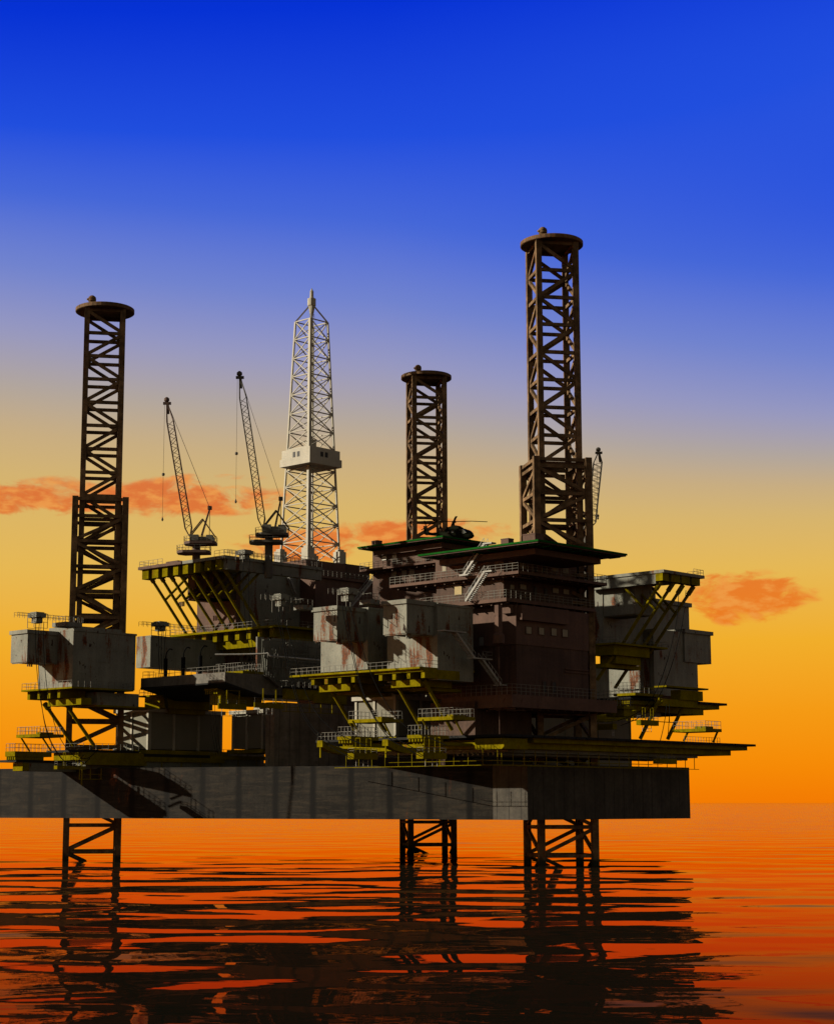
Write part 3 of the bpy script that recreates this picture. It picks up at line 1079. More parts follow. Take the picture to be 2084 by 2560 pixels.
# small stepped platforms with stub beams on that deck
for k, (c, l, r, lab) in enumerate(((B7(563, 472), B7(478, 477), B7(735, 486), 'small yellow stepped platform with stub beams, left of the pair under the front modules'),
                                   (B7(1003, 462), B7(912, 468), B7(1172, 478), 'small yellow stepped platform with stub beams, right of the pair under the front modules'))):
    f, t, a, b = platform('stub_platform', lab, 'platform', c, 283 + k * 0, l, r, .55, group='small yellow stepped platforms', sp=.8, h=1.5)
    mb = MB()
    for i in range(5):
        y = b * (i + .3) / 5
        mb.box(.2, a * .8, y, y + b * .1, -.5, -.004)
    mb.build('stub_beams', YEL, t)
    MB().box(1.0, a + 6, b * .15, b * .9, -1.0, -.504).build('joist', YEL, t)
    f2 = f
legs_lookout('small yellow railed lookout in front of the front grey container', C4(603, 332), 290, C4(312, 340), C4(790, 345), [(C4(350, 350), C4(405, 450), 3.2), (C4(615, 352), C4(682, 485), .3)])
legs_lookout('small yellow railed lookout right in front of the red block base', C4(1224, 313), 284, C4(914, 322), C4(1412, 325), [(C4(955, 340), C4(1000, 425), 3.2), (C4(1235, 338), C4(1305, 470), .3)])
basket('yellow box gangway with bright end hanging at the front, under the left lookout', C4(362, 634), 279, C4(307, 634), C4(570, 640), C4(362, 634), C4(362, 686), C4(362, 592))
basket('yellow box gangway with bright end hanging at the front, under the right lookout', C4(962, 629), 276, C4(903, 629), C4(1168, 636), C4(962, 629), C4(962, 682), C4(962, 583))
fw = Frame(B7(395, 515), 281)
tw = thing('curved_beam', 'curved yellow beam with a hanging post, left end of the front lower deck', 'beam', fw, 'curved yellow beams under the front deck')
lw = fw.hu(B7(725, 545))[0]
MB().extrude_y([(-.3, .4), (1.5, -.2), (4, -.75), (lw, -.85), (lw, -1.7), (3.6, -1.65), (1.2, -1.2), (-.3, -.6)], 0, 1.2).build('beam_body', YEL, tw)
MB().bar((-.1, .6, -.6), (-.1, .6, fw.hv(B7(388, 605), 0)[1]), .2).build('post', YEL, tw)
fw2 = Frame(B7(800, 508), 280)
tw2 = thing('curved_beam', 'curved yellow beam with a hanging post, between the two front box gangways', 'beam', fw2, 'curved yellow beams under the front deck')
lw = fw2.hu(B7(1135, 545))[0]
MB().extrude_y([(-.3, .4), (1.5, -.2), (4, -.75), (lw, -.85), (lw, -1.7), (3.6, -1.65), (1.2, -1.2), (-.3, -.6)], 0, 1.2).build('beam_body', YEL, tw2)
MB().bar((-.1, .6, -.6), (-.1, .6, fw2.hv(B7(800, 605), 0)[1]), .2).build('post', YEL, tw2)

# ------------------------------------------------------------------ left lower decks
f, t, a, b = platform('stub_platform', 'small yellow stepped platform with stub beams at the far left edge', 'platform', C5(138, 210), 326, C5(50, 214), C5(470, 210), .9, group='small yellow stepped platforms', sp=.9, h=1.4)
mb = MB()
for i in range(5):
    y = b * (i + .3) / 5
    mb.box(.2, a * .8, y, y + b * .1, -.6, -.004)
mb.build('stub_beams', YEL, t)
MB().box(.5, a + 4, b * .1, b * 2.0, -1.0, -.604).build('black_edge', BLACK, t)
MB().box(2.2, a + 12, .6, 3.2, -2.6, -1.004).build('pipe_trough', MACH, t)
MB().box(2.0, 3.4, .4, 3.4, -2.55, -1.1).build('end_beam', YEL, t)
legs_lookout('small yellow railed lookout on slanting posts at the far left of the rig', C5(362, 52), 324, C5(150, 68), C5(580, 66), [(C5(195, 90), C5(270, 210), 3.0), (C5(385, 85), C5(465, 210), .4)])
f, t, a, b = platform('pipe_deck', 'black-edged lower deck at the left, below the far left grey module', 'deck', C5(757, 193), 330, C5(420, 214), C5(1262, 203), .45, BLACK, 'black-edged cantilever decks')
MB().box(.3, f.hu(C5(1332, 250), 0)[0], .1, 1.2, -2.3, -.004).build('stringer', YEL, t)
MB().box(1, a, 1.4, b - 1, -1.4, -.004).build('stringer', YEL, t)
MB().box(2, a + 14, 2, b - 2, -3.0, -1.404).build('pipe_trough', MACH, t)
mb = MB()
xw = f.hu(C5(1500, 330), 1.0)[0]
mb.bar((0, 1, -4.9), (xw, 1, -4.9), .14).bar((0, 1, -4.0), (xw * .8, 1, -4.0), .1)
for i in range(9):
    mb.bar((xw * i / 8.2, 1, -4.9), (xw * i / 8.2, 1, -2.9), .13)
mb.build('hanging_walkway', YEL, t)
MB().bar((0, .3, -2.3), (0, .3, -6), .2).build('post', YEL, t)
basket('yellow box gangway just above the hull at the far left', C5(520, 340), 321, C5(490, 340), C5(775, 343), C5(520, 340), C5(520, 372), C5(520, 300), False)

# ------------------------------------------------------------------ containers
def container(label, corner, D, bottom, left, right, ribs_l, ribs_r):
    fr = Frame(corner, D, base=bottom)
    zt = pix(corner, D).z - fr.o.z
    lu, lv = fr.hu(right)[0], fr.hv(left)[0]
    t = thing('deck_container', label, 'container', fr, 'large grey panelled containers')
    MB().box(.25, lu - .25, .25, lv - .25, .2, zt - .2).build('panel_body', PANEL, t)
    w = .5
    for y in [0] + [lv * k for k in ribs_l] + [lv - w]:
        MB().box(0, .25, y, y + w, 0, zt - .7).build('rib', FRAMEM, t)
    for x in [.26] + [lu * k for k in ribs_r] + [lu - w]:
        MB().box(x, x + w, 0, .245, 0, zt - .7).build('rib', FRAMEM, t)
    MB().box(lu - .25, lu, .25, lv - .25, 0, zt - .7).build('end_frame', FRAMEM, t)
    MB().box(-.4, lu + .4, -.4, lv + .4, zt - .695, zt).build('roof', FRAMEM, t)
    mb = MB()
    for k in range(5):
        x = lu * (.1 + .17 * k)
        mb.box(x, x + random.uniform(.8, 2), .3 + k * .2, 1.5 + k * .4, zt + .002, zt + random.uniform(.25, .6))
    mb.box(lu * .3, lu * .42, lv * .3, lv * .5, zt + .004, zt + .9)
    mb.build('roof_vent', FRAMEM, t)
    MB().box(-1.0, lu + .6, -1.0, lv + .2, -.75, -.004).build('skid', YEL, t)
    return fr, t


fc1, tc1 = container('large grey panelled container on the left, in front of the left leg', A1(922, 1290), 342, A1(922, 1550), A1(722, 1300), A1(1382, 1312), (.5,), (.33, .66))
xd = fc1.hu(A1(1640, 1575), -1)[0]
tdk = thing('pipe_deck', 'dark deck with yellow side beams carrying the two left grey containers', 'deck', fc1, 'black-edged cantilever decks')
MB().box(-1.6, xd, -1.2, 12, -1.3, -.755).build('deck_edge', BLACK, tdk)
MB().box(-1.4, xd - 1, -.9, 11, -3.2, -1.304).build('pipe_trough', MACH, tdk)
MB().box(-1.6, xd * .62, -1.5, -.95, -2.2, -1.305).build('stringer', YEL, tdk)
MB().box(xd * .5, xd, -1.6, -1.205, -1.5, -.8).build('stringer', YEL, tdk)
MB().box(-1, xd + 9, 9, 9.4, -6.5, .35).build('bulkhead', HULLD, tdk)
for k_ in range(6):
    MB().bar((xd * (k_ + .5) / 6, -1.3, -1.31), (xd * (k_ + .5) / 6, -1.3, -3.9), .16).build('post', YEL, tdk)
MB().rail([(xd * .5, -1.0, -.75), (xd, -1.0, -.75)], 1.2, 1.2).build('railing', RAILM, tdk)
container('narrower grey panelled container beside the dark plated deckhouse, sky showing left of it', A1(1632, 1298), 350, A1(1632, 1545), A1(1438, 1312), A1(1760, 1305), (.5,), (.6,))
fc3, tc3 = container('grey panelled container under the front yellow platform, left of the red block base', C4(725, 130), 313, C4(725, 495), C4(370, 155), C4(1135, 150), (.5,), (.52,))
fq = Frame(A4(60, 1168), 362, base=A4(60, 1360))
tq = thing('deck_container', 'dark grey container behind the right leg, sky at its right edge', 'container', fq, 'large grey panelled containers')
zq = pix(A4(60, 1168), 362).z - fq.o.z
MB().box(0, fq.hu(A4(684, 1200))[0], 0, 10, -6, zq).build('panel_body', PANEL, tq)
for k in range(4):
    xk = fq.hu(A4(684, 1200))[0] * k / 3.05
    MB().box(xk, xk + .3, -.15, -.002, -6, zq).build('rib', PANEL, tq)

# dark plated deckhouse in the middle
fb = Frame(A2(462, 1128), 346, base=HT)
lub, zb_ = fb.hu(B7(1297, 420))[0], pix(A2(462, 1128), 346).z - HT
tb = thing('plated_deckhouse', 'dark plated deckhouse with vertical seams standing on the hull, centre of the rig', 'deckhouse', fb)
MB().box(0, lub * .42, 0, 2.5, 0, zb_).build('wall', HULLD, tb)
MB().box(lub * .42 + .01, lub, 0, 20, 0, fb.hu(B7(1100, 505))[1]).build('low_wall', HULLD, tb)

# ------------------------------------------------------------------ the dark prow-shaped cantilever
fc = Frame(C6(755, 165), 321)
tc = thing('cantilever_deck', 'dark grimy prow-shaped cantilever deck with sloped underside, above the left containers', 'cantilever deck', fc)
lvc = fc.hv(A1(875, 1095))[0]
xa, za = fc.hu(C6(757, 268))
xb, zb2 = fc.hu(C6(1110, 395))
xc_, zc = fc.hu(C6(1400, 412))
xt, zt_ = fc.hu(C6(1180, 190))
xs_, zs_ = fc.hu(C6(1330, 320))
prof = [(0, 0), (xt, 0), (xs_, zs_), (xc_, zs_ - .1), (xc_, zb2), (xb, zb2), (0, za)]
MB().extrude_y(prof, 0, lvc).build('deck_body', CONC, tc)
MB().extrude_y([(-.06, za + .02), (0, za + .02), (xb, zb2 + .02), (xc_, zb2), (xc_, zb2 - .25), (xb, zb2 - .25), (-.06, za - .25)], -.08, lvc + .05).build('rubbing_edge', BLACK, tc)
MB().rail([(xt * .2, .3, 0), (.3, .3, 0), (.3, lvc - .2, 0), (8, lvc - .2, 0)], 1.2, 1.6).build('railing', RAILM, tc)
fy, ty, a, b = platform('stub_platform', 'small yellow railed platform lying on top of the dark prow-shaped deck', 'platform', C6(940, 150), 326, C6(655, 160), C6(1160, 182), .45, group='small yellow stepped platforms', sp=.7, h=1.5)
MB().box(2, 4, .5, 1.8, .46, .75).build('hatch', YEL, ty)
for k, (px_, lab) in enumerate(((140, 'black vent pipe with bent top on the dark prow deck, left one'), (322, 'black vent pipe with bent top on the dark prow deck, middle one'), (497, 'black vent pipe with bent top on the dark prow deck, right one'))):
    y, z = fc.hv(C6(px_, 200 - k * 8), 2.5)
    fv = sub(fc, 2.5, y, 0)
    tv = thing('vent_pipe', lab, 'vent pipe', fv, 'black vent pipes')
    MB().tube((0, 0, 0), (0, 0, 3.6), .38, 12).build('pipe', HOSE, tv)
    MB().cable([(0, 0, 3.6), (.1, -.1, 4.6), (.6, -.3, 5.4), (1.2, -.5, 5.3)], .12, 8).build('bent_top', HOSE, tv)
stc = thing('steel_staircase', 'dark steel staircase going down the right flank of the prow deck', 'stairs', fc)
stairs(stc, fc, C1(590, 1030), C1(385, 855), -.9, .8, DARKST, 18, 'flight')
stc.location = fc.o

# second level yellow platforms behind and below the prow
f, t, a, b = platform('work_platform', 'low yellow platform with railing between far left module and prow deck underside', 'platform', A1(1000, 1205), 340, A1(860, 1225), A1(1340, 1235), .3, group='yellow work platforms')
MB().box(1.5, a, 1, b, -2.2, -.004).box(4, a - 1, 2, b, -3.1, -2.204).build('girder', YEL, t)
for a_, b_ in (((1018, 1262), (1040, 1300)), ((1145, 1262), (1172, 1305))):
    strut(f, t, A1(*a_), A1(*b_), 3.0, .32, head=False)
f, t, a, b = platform('work_platform', 'yellow platform with stub beams directly beneath the prow deck', 'platform', C6(675, 320), 326, C6(540, 325), C6(1010, 395), .5, group='yellow work platforms', sp=.6, h=1.3)
mb = MB()
for i in range(6):
    y = b * (i + .2) / 6
    mb.box(.1, a * .9, y, y + b * .09, -.7, -.004)
mb.build('stub_beams', YEL, t)
MB().box(.8, a + 3, 0, b * .8, -2.6, -.704).build('girder', YEL, t)
basket('yellow box gangway above the left container, left one of that pair', C6(690, 487), 316, C6(680, 487), C6(978, 495), C6(690, 487), C6(690, 545), C6(690, 445))
basket('yellow box gangway above the narrow container, right one of that pair', C6(1062, 478), 314, C6(1053, 478), C6(1357, 488), C6(1062, 478), C6(1062, 532), C6(1062, 428))
f, t, a, b = platform('work_platform', 'dark-edged yellow platform with railing behind the prow deck, before the plated deckhouse', 'platform', C1(690, 1022), 330, C1(575, 1030), C1(1510, 1050), .3, BLACK, group='yellow work platforms')
MB().box(0, a, .2, 1.4, -1.9, -.004).build('girder', YEL, t)
MB().box(a * .45, a, -.6, .19, -2.4, -.8).build('girder', YEL, t)
mb = MB()
mb.bar((-1, .3, -4.2), (a, .3, -4.2), .13).bar((-1, .3, -3.4), (a * .8, .3, -3.4), .1)
for i in range(6):
    mb.bar((a * i / 5, .3, -4.2), (a * i / 5, .3, -2), .13)
mb.build('hanging_walkway', YEL, t)

# pipes and tanks half hidden in the middle
fpr = Frame(C1(300, 360), 338, base=C1(300, 900))
tpr = thing('pipe_rack', 'dark rack of vertical pipes and trays behind the prow deck', 'pipe rack', fpr)
zpr = pix(C1(300, 300), 338).z - fpr.o.z
lpr = fpr.hu(C1(1420, 420))[0]
mb = MB()
for i in range(46):
    x = lpr * i / 45 + random.uniform(-.1, .1)
    mb.tube((x, random.uniform(-.4, .6), random.uniform(-.5, .3) * zpr), (x, random.uniform(-.4, .6), zpr * random.uniform(.45, 1.0)), random.choice((.05, .07, .12)), 6)
mb.build('vertical_pipes', MACH, tpr)
mb = MB()
for k in range(9):
    z = zpr * (.2 + .09 * k)
    x = lpr * random.uniform(0, .4)
    mb.bar((x, random.uniform(-.8, 0), z), (min(lpr, x + lpr * random.uniform(.3, .7)), random.uniform(-.8, 0), z), .22, .16)
mb.build('cable_trays', MACH, tpr)
MB().box(.5, lpr, 1.5, 1.9, 0, zpr * 1.02).build('back_wall', GREY, tpr)
mb = MB()
for k in range(5):
    z = zpr * (.5 + .1 * k)
    mb.rail([(lpr * .1 * k, -1, z), (lpr * (.3 + .1 * k), -1, z)], .9, .9, .05)
mb.build('railing', RAILM, tpr)
ps = [pix(C1(-360, 558), 326), pix(C1(0, 556), 326), pix(C1(370, 545), 326), pix(C1(400, 533), 326), pix(C1(440, 575), 326), pix(C1(560, 590), 327), pix(C1(1150, 640), 332)]
pp = MB().cable([p - ps[0] for p in ps], .16, 8, 2).build('steel_pipeline', STEEL, None)
pp.location = ps[0]
tag(pp, 'long pale steel pipeline crossing above the railed yellow platform on the prow deck', 'pipe')
for k, cx_ in enumerate((380, 445, 545, 765, 875)):
    p = pix(C4(cx_, 112), 318)
    tt = thing('storage_tank', ['green-grey tank above the container, first from the left', 'green-grey tank above the container, second from the left', 'green-grey tank above the container, third from the left',
                                'green-grey tank above the container, second from the right', 'green-grey tank above the container, nearest the red block'][k], 'tank', None, 'green-grey tanks above the front container', loc=p)
    MB().lathe([(.2, 0), (1.0, .02), (1.65, .45), (1.65, 4.2), (.9, 4.8)], (0, 0, 0), 24).build('shell', TANKG, tt, False)
    MB().lathe([(1.72, 1.2), (1.72, 1.4)], (0, 0, 0), 24).build('band', MACH, tt)
f, t, a, b = platform('work_platform', 'thin yellow lower platform under the front work platform, over the green-grey tanks', 'platform', C4(870, 40), 304, C4(440, 55), C4(1240, 40), .3, group='yellow work platforms', rail=False)
MB().box(1, a - 1, 1, b - 1, -.5, -.004).build('girder', YEL, t)

# ------------------------------------------------------------------ the red accommodation block
fR = Frame(A3(1087, 650), 298, base=A3(1087, 1210))
zR = pix(A3(1087, 650), 298).z - fR.o.z
luR, lvR = fR.hu(A3(1530, 700))[0], fR.hv(A3(560, 640))[0]
tR = thing('accommodation_block', 'tall dark red accommodation block with balconies, windows and white stairs at the front', 'building', fR)
zs = fR.hu(A3(1087, 893))[1]
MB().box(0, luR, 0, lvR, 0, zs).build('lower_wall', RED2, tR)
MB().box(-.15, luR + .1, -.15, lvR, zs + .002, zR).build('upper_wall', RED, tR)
xb_ = fR.hu(A3(1420, 765), -1.0)[0]
zb_ = fR.hu(A3(1165, 745), -1.0)[1]
MB().box(.4, xb_, -1.0, -.155, zb_, zR - .02).build('bay', RED, tR)
yl = fR.hv(A3(955, 690), -1.0)[0]
MB().box(-1.0, -.155, .3, yl * .6, fR.hv(A3(1060, 700), -1)[1], zR - .02).build('bay', RED, tR)
for a, b in (((1150, 785), (1184, 830)), ((1230, 790), (1262, 836)), ((1307, 795), (1340, 842)), ((1375, 802), (1409, 850))):
    win_u(tR, fR, A3(*a), A3(*b), -.2)
win_v(tR, fR, A3(862, 852), A3(892, 902), -.2, WING)
win_v(tR, fR, A3(965, 790), A3(985, 842), -.2, WING)
win_u(tR, fR, A3(1255, 1125), A3(1275, 1192), -.05, WIND, 'door')
win_u(tR, fR, A3(1312, 1128), A3(1335, 1195), -.05, WIND, 'door')
for z in (1050, 1068):
    x, zz = fR.hu(A3(1390, z))
    MB().box(x, luR, -.25, -.003, zz, zz + .15).build('wall_pipe', RED, tR)


def balcony(parent, pf, corner, D, left, right, th=.6, mat=RED, h=1.35, name='balcony', sp=1.25):
    f2 = Frame(corner, D)
    o = pf.loc(f2.o)
    lu, lv = f2.hu(right)[0], f2.hv(left)[0]
    b = MB().box(o.x, o.x + lu, o.y, o.y + lv, o.z - th, o.z).build(name, mat, parent)
    MB().rail([(o.x + lu - .1, o.y + 5, o.z), (o.x + lu - .1, o.y + .1, o.z), (o.x + .1, o.y + .1, o.z), (o.x + .1, o.y + lv, o.z)], h, sp, .055, 3).build('railing', RAILM, b)
    mb = MB()
    for i in range(int(lu / 2.2)):
        x = o.x + 1 + i * 2.2
        mb.box(x, x + .25, o.y + .4, o.y + 6, o.z - th - .3, o.z - th - .003)
    for i in range(int(lv / 2.2)):
        y = o.y + 1.2 + i * 2.2
        mb.box(o.x + .3, o.x + 5, y, y + .25, o.z - th - .5, o.z - th - .31)
    mb.build('joists', RED2, b)
    return f2, o, lu, lv


# the storeys above the lower block
fU = Frame(B4(913, 520), 300.5)
oU = fR.loc(fU.o)
luU, lvU = fU.hu(B4(1350, 470))[0], fU.hv(B4(508, 480))[0]
z2 = pix(B4(913, 372), 300.5).z - fU.o.z
z3 = pix(B4(913, 205), 300.5).z - fU.o.z
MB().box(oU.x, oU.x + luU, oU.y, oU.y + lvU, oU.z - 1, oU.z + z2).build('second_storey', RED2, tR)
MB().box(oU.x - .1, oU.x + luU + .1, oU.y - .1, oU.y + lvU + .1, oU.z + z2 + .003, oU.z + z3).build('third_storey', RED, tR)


def wu(a, b, mat=WIN, name='window'):
    x0, z1 = fU.hu(B4(*a), -.15)
    x1, z0 = fU.hu(B4(*b), -.15)
    o = MB().box(oU.x + x0, oU.x + x1, oU.y - .18, oU.y - .11, oU.z + z0, oU.z + z1).build(name, mat, tR)
    MB().box(oU.x + x0 - .1, oU.x + x1 + .1, oU.y - .3, oU.y - .11, oU.z + z1 + .003, oU.z + z1 + .12).build('frame', RED2, o)


def wv(a, b, mat=WIN, name='window'):
    y1, z1 = fU.hv(B4(*a), -.15)
    y0, z0 = fU.hv(B4(*b), -.15)
    o = MB().box(oU.x - .18, oU.x - .11, oU.y + y0, oU.y + y1, oU.z + z0, oU.z + z1).build(name, mat, tR)
    MB().box(oU.x - .3, oU.x - .11, oU.y + y0 - .1, oU.y + y1 + .1, oU.z + z1 + .003, oU.z + z1 + .12).build('frame', RED2, o)


for a, b in (((943, 290), (980, 330)), ((1008, 300), (1045, 345)), ((1205, 322), (1240, 362)), ((1268, 332), (1302, 372)),
             ((952, 437), (975, 466)), ((1012, 435), (1048, 468)), ((1208, 458), (1242, 490)), ((1272, 465), (1305, 497))):
    wu(a, b)
for a, b in (((1097, 452), (1112, 500)), ((1160, 458), (1175, 508)), ((1100, 312), (1115, 360)), ((1150, 318), (1165, 365))):
    wu(a, b, WIND, 'door')
wv((543, 320), (566, 358))
wv((617, 450), (660, 498), window_mat('yellowish_door', (.16, .12, .05)), 'door')
wv((697, 312), (722, 362), WIND, 'door')
wv((700, 450), (722, 500), WIND, 'door')
f1, o1, lu1, lv1 = balcony(tR, fR, B4(928, 515), 296, B4(408, 535), B4(1465, 570))
f2, o2, lu2, lv2 = balcony(tR, fR, B4(1000, 352), 296, B4(225, 424), B4(1535, 416), .5)
fb1, ob, lub_, lvb = balcony(tR, fR, A3(1066, 1203), 295, A3(625, 1205), A3(1712, 1215), 2.1, RED, 1.7, 'base_deck', 1.15)
fS = Frame(A3(835, 1285), 300)
oS = fR.loc(fS.o)
MB().box(oS.x, oS.x + fS.hu(A3(1185, 1300))[0], oS.y, oS.y + 10, fd.o.z + .41 - fR.o.z, oS.z + 1.0).build('base_wall', RED2, tR)


def flight_v(foot, head, x, w, mat, n=18):
    stairs_v(tR, fR, foot, head, x, w, mat, n)


flight_v(A3(790, 465), A3(915, 275), o2.x - .3, 1.0, STEEL)
flight_v(A3(800, 630), A3(918, 447), o1.x - .3, 1.0, STEEL)
for (c, x) in ((A3(930, 270), o2.x - .3), (A3(930, 443), o1.x - .3), (A3(785, 466), o2.x - .3)):
    y, z = fR.hv(c, x)
    MB().box(x - 1.1, x + .1, y - 1.2, y + .8, z - .2, z + .05).build('landing', STEEL, tR)
fG2 = Frame(A2(1470, 527), 292)
YS = -3.0
ts = thing('steel_staircase', 'grey two-flight steel staircase zigzagging down from the grey module to the red base deck', 'stairs', fG2)
stairs(ts, fG2, A3(838, 985), A3(715, 812), YS, .9, STEEL, 20, 'flight')
stairs(ts, fG2, A3(1000, 1150), A3(882, 985), YS, .9, STEEL, 20, 'flight')
for a, b, in (((638, 818), (778, 818)), ((820, 985), (938, 985)), ((985, 1152), (1165, 1155))):
    x0, z0 = fG2.hu(A3(*a), YS)
    x1, z1 = fG2.hu(A3(*b), YS)
    l = MB().box(x0, x1, YS - .2, YS + 1.3, z1 - .2, z1).build('landing', STEEL, ts)
    MB().rail([(x0 + (x1 - x0) * .5, YS - .15, z1), (x1, YS - .15, z1), (x1, YS + 1.2, z1)], 1.1, 1.0, .05).build('railing', RAILM, l)

# davit hoist
fd_ = Frame(A3(980, 690), 294)
tdv = thing('davit_hoist', 'small red hoist with a long thin wire hanging down the corner of the red block', 'hoist', fd_)
MB().box(-.5, .5, -.4, .4, -3.4, 1).build('arm', RED, tdv)
MB().lathe([(.3, -5.6), (.95, -5.3), (.95, -3.9), (.5, -3.4)], (0, 0, 0), 14).build('drum', RED, tdv)
zw = pix(A3(1000, 1700), 294).z - fd_.o.z
MB().bar((0, 0, -5.6), (0, 0, zw), .07).bar((0, 0, -7.5), (0, 0, -9.5), .22).build('wire', RED, tdv)


# ------------------------------------------------------------------ helidecks
def helideck(label, corner, D, left, right, inset):
    fr = Frame(corner, D)
    fr.o.z -= .5
    lu, lv = fr.hu(right)[0], fr.hv(left)[0]
    t = thing('helideck', label, 'helideck', fr, 'flat green-edged helidecks')
    MB().box(.12, lu - .12, .12, lv - .12, 0, .46).build('deck_slab', RED2, t)
    MB().box(-.05, lu + .05, -.05, .11, .2, .5).box(-.05, .11, .115, lv + .05, .2, .5).box(lu - .11, lu + .05, .115, lv + .05, .2, .5).build('green_edge', GREEN, t)
    for i in range(9):
        x = lu * (i + .5) / 9
        MB().box(x, x + .5, .8, 3.0, -.22, -.003).build('edge_bracket', GREEN, t)
    for i in range(7):
        y = 4 + (lv - 4) * (i + .2) / 7
        MB().box(.8, 3.0, y, y + .5, -.22, -.003).build('edge_bracket', GREEN, t)
    MB().box(inset, lu - inset, inset, lv - 2, -1.3, -.31).build('under_frame', RED, t)
    return fr, t, lu, lv


fh, th_, lh, vh = helideck('large front helideck with green edge on top of the red accommodation block', A3(1225, 243), 288, A3(483, 325), A4(660, 196), 3.2)
fh2, th2, lh2, vh2 = helideck('rear helideck with green edge, carrying the helicopter', B4(545, 141), 340, B4(33, 197), B4(822, 188), 2.5)
for lab, f_h, lx, col_ in (('small red locker on the corner of the front helideck', fh, 4.0, A3(1195, 238)), ('small red locker at the left edge of the rear helideck', fh2, 1.9, A3(228, 258)),
                          ('small dark red locker on the front helideck beside the stair head', fh, 2.0, A3(1035, 258))):
    ly = f_h.hv(col_, lx)[0]
    p = f_h.o + f_h.u * lx + f_h.v * ly + Vector((0, 0, .47))
    tt = thing('deck_locker', lab, 'locker', None, 'red lockers on the helidecks', loc=p, rot=R(46))
    sc_ = 1.0 if 'corner' in lab else .62
    MB().box(-1.1 * sc_, 1.1 * sc_, -1.3 * sc_, 1.3 * sc_, 0, 1.5 * sc_).build('case', RED, tt)
    MB().box(-1.15 * sc_, 1.15 * sc_, -1.35 * sc_, 1.35 * sc_, 1.5 * sc_ + .003, 1.5 * sc_ + .2).build('lid', RED, tt)

# ------------------------------------------------------------------ rear red block and the low red block
fK = Frame(B4(553, 160), 345, base=HT)
zK = pix(B4(553, 160), 345).z - HT
tK = thing('red_block', 'rear dark red block below the rear helideck, with two pale windows', 'building', fK)
luK, lvK = fK.hu(B4(835, 210))[0], fK.hv(B4(123, 205))[0]
zk2 = pix(B4(553, 300), 345).z - HT
MB().box(0, luK, 0, lvK, zk2 + .003, zK).build('upper_wall', RED, tK)
MB().box(.1, luK, .1, lvK, 0, zk2).build('lower_wall', RED2, tK)
for a, b in (((180, 256), (210, 288)), ((243, 250), (270, 290))):
    win_v(tK, fK, B4(*a), B4(*b), -.05, window_mat('white_door', (.3, .29, .25)))
for a, b in (((237, 357), (268, 388)), ((300, 352), (330, 382)), ((345, 345), (378, 376))):
    win_v(tK, fK, B4(*a), B4(*b), .05, WING)
balcony(tK, fK, B4(565, 284), 341, B4(45, 318), B4(700, 290), .4, RED, 1.3)
fl1 = Frame(A2(715, 340), 374, base=HT)
tl1 = thing('red_block', 'long low dark red block with a railed roof edge, between derrick and front grey modules', 'building', fl1)
zl1 = pix(A2(715, 340), 374).z - HT
ll1 = fl1.hu(A2(1172, 388))[0]
MB().box(0, ll1, 0, 5, 0, zl1).build('lower_wall', RED, tl1)
fl2 = Frame(A2(690, 238), 378)
o_ = fl1.loc(fl2.o)
l2 = fl2.hu(A2(930, 268))[0]
l3 = fl2.hu(A2(1085, 285))[0]
MB().box(o_.x, o_.x + l2, 5.1, 26, zl1 - .5, o_.z).build('derrick_base', RED, tl1)
MB().box(o_.x + l2 + .01, o_.x + l3, 5.2, 22, zl1 - .5, pix(A2(1080, 285), 378 + l3 * .7).z - HT).build('upper_wall', RED2, tl1)
MB().rail([(0, .2, zl1), (ll1, .2, zl1)], 1.3, 1.3, .055, 3).build('railing', RAILM, tl1)
MB().box(-1, ll1, -.6, -.003, zl1 - .5, zl1 - .01).build('walkway', RED, tl1)
stairs(tl1, fl1, A2(940, 535), A2(1085, 362), -1.6, .9, STEEL, 18)
MB().rail([(o_.x - 12, 5.3, o_.z - .5), (o_.x + l2 * .3, 5.3, o_.z - .5)], 1.1, 1.2, .05).build('railing', RAILM, tl1)

# ------------------------------------------------------------------ the derrick
DD = 386
fD = Frame(K2(650, 2058), DD)
luD, lvD = fD.hu(K2(885, 2056))[0], fD.hv(K2(447, 2064))[0]
tD = thing('drilling_derrick', 'tall white lattice drilling derrick with a box cabin half way up', 'derrick', fD)
rt = .555
ix, iy = luD * (1 - rt) / 2, lvD * (1 - rt) / 2
Dt = (fD.o + fD.u * ix + fD.v * iy).y
zD = pix(K2(690, 282), Dt).z - fD.o.z
base = [(0, 0), (luD, 0), (luD, lvD), (0, lvD)]


def at(k, z):
    f = z / zD
    x, y = base[k]
    return Vector((x + (luD / 2 - x) * (1 - rt) * f, y + (lvD / 2 - y) * (1 - rt) * f, z))


def zrow(y):
    f = (2058 - y) / (2058 - 282.0)
    return pix(K2(690, y), DD + (Dt - DD) * f).z - fD.o.z


for k in range(4):
    MB().bar(at(k, 0), at(k, zD), .66 if k == 0 else .38).build('leg', WHITE, tD)
    x, y = base[k]
    MB().box(x - 1.0, x + 1.0, y - 1.0, y + 1.0, -.6, 2.2).box(x - .7, x + .7, y - .7, y + .7, 2.2, 2.7).build('footing', WHITE, tD)
rows = [2058, 1925, 1785, 1645, 1510, 1385, 1228, 1100, 965, 825, 690, 555, 415, 282]
zr = [zrow(y) for y in rows]
zr[0] = 0
for k in range(8):
    mb = MB()
    lower, k = k > 3, k % 4
    for i in range(len(zr) - 1):
        if i == 5 or (i < 5) != lower:
            continue
        a0, a1, b0, b1 = at(k, zr[i]), at(k, zr[i + 1]), at((k + 1) % 4, zr[i]), at((k + 1) % 4, zr[i + 1])
        mb.bar(a0, b1, .19).bar(b0, a1, .19).bar(a1, b1, .22)
        if i in (6,):
            mb.bar(a0, b0, .25)
    mb.build('cross_bracing', WHITE, tD)
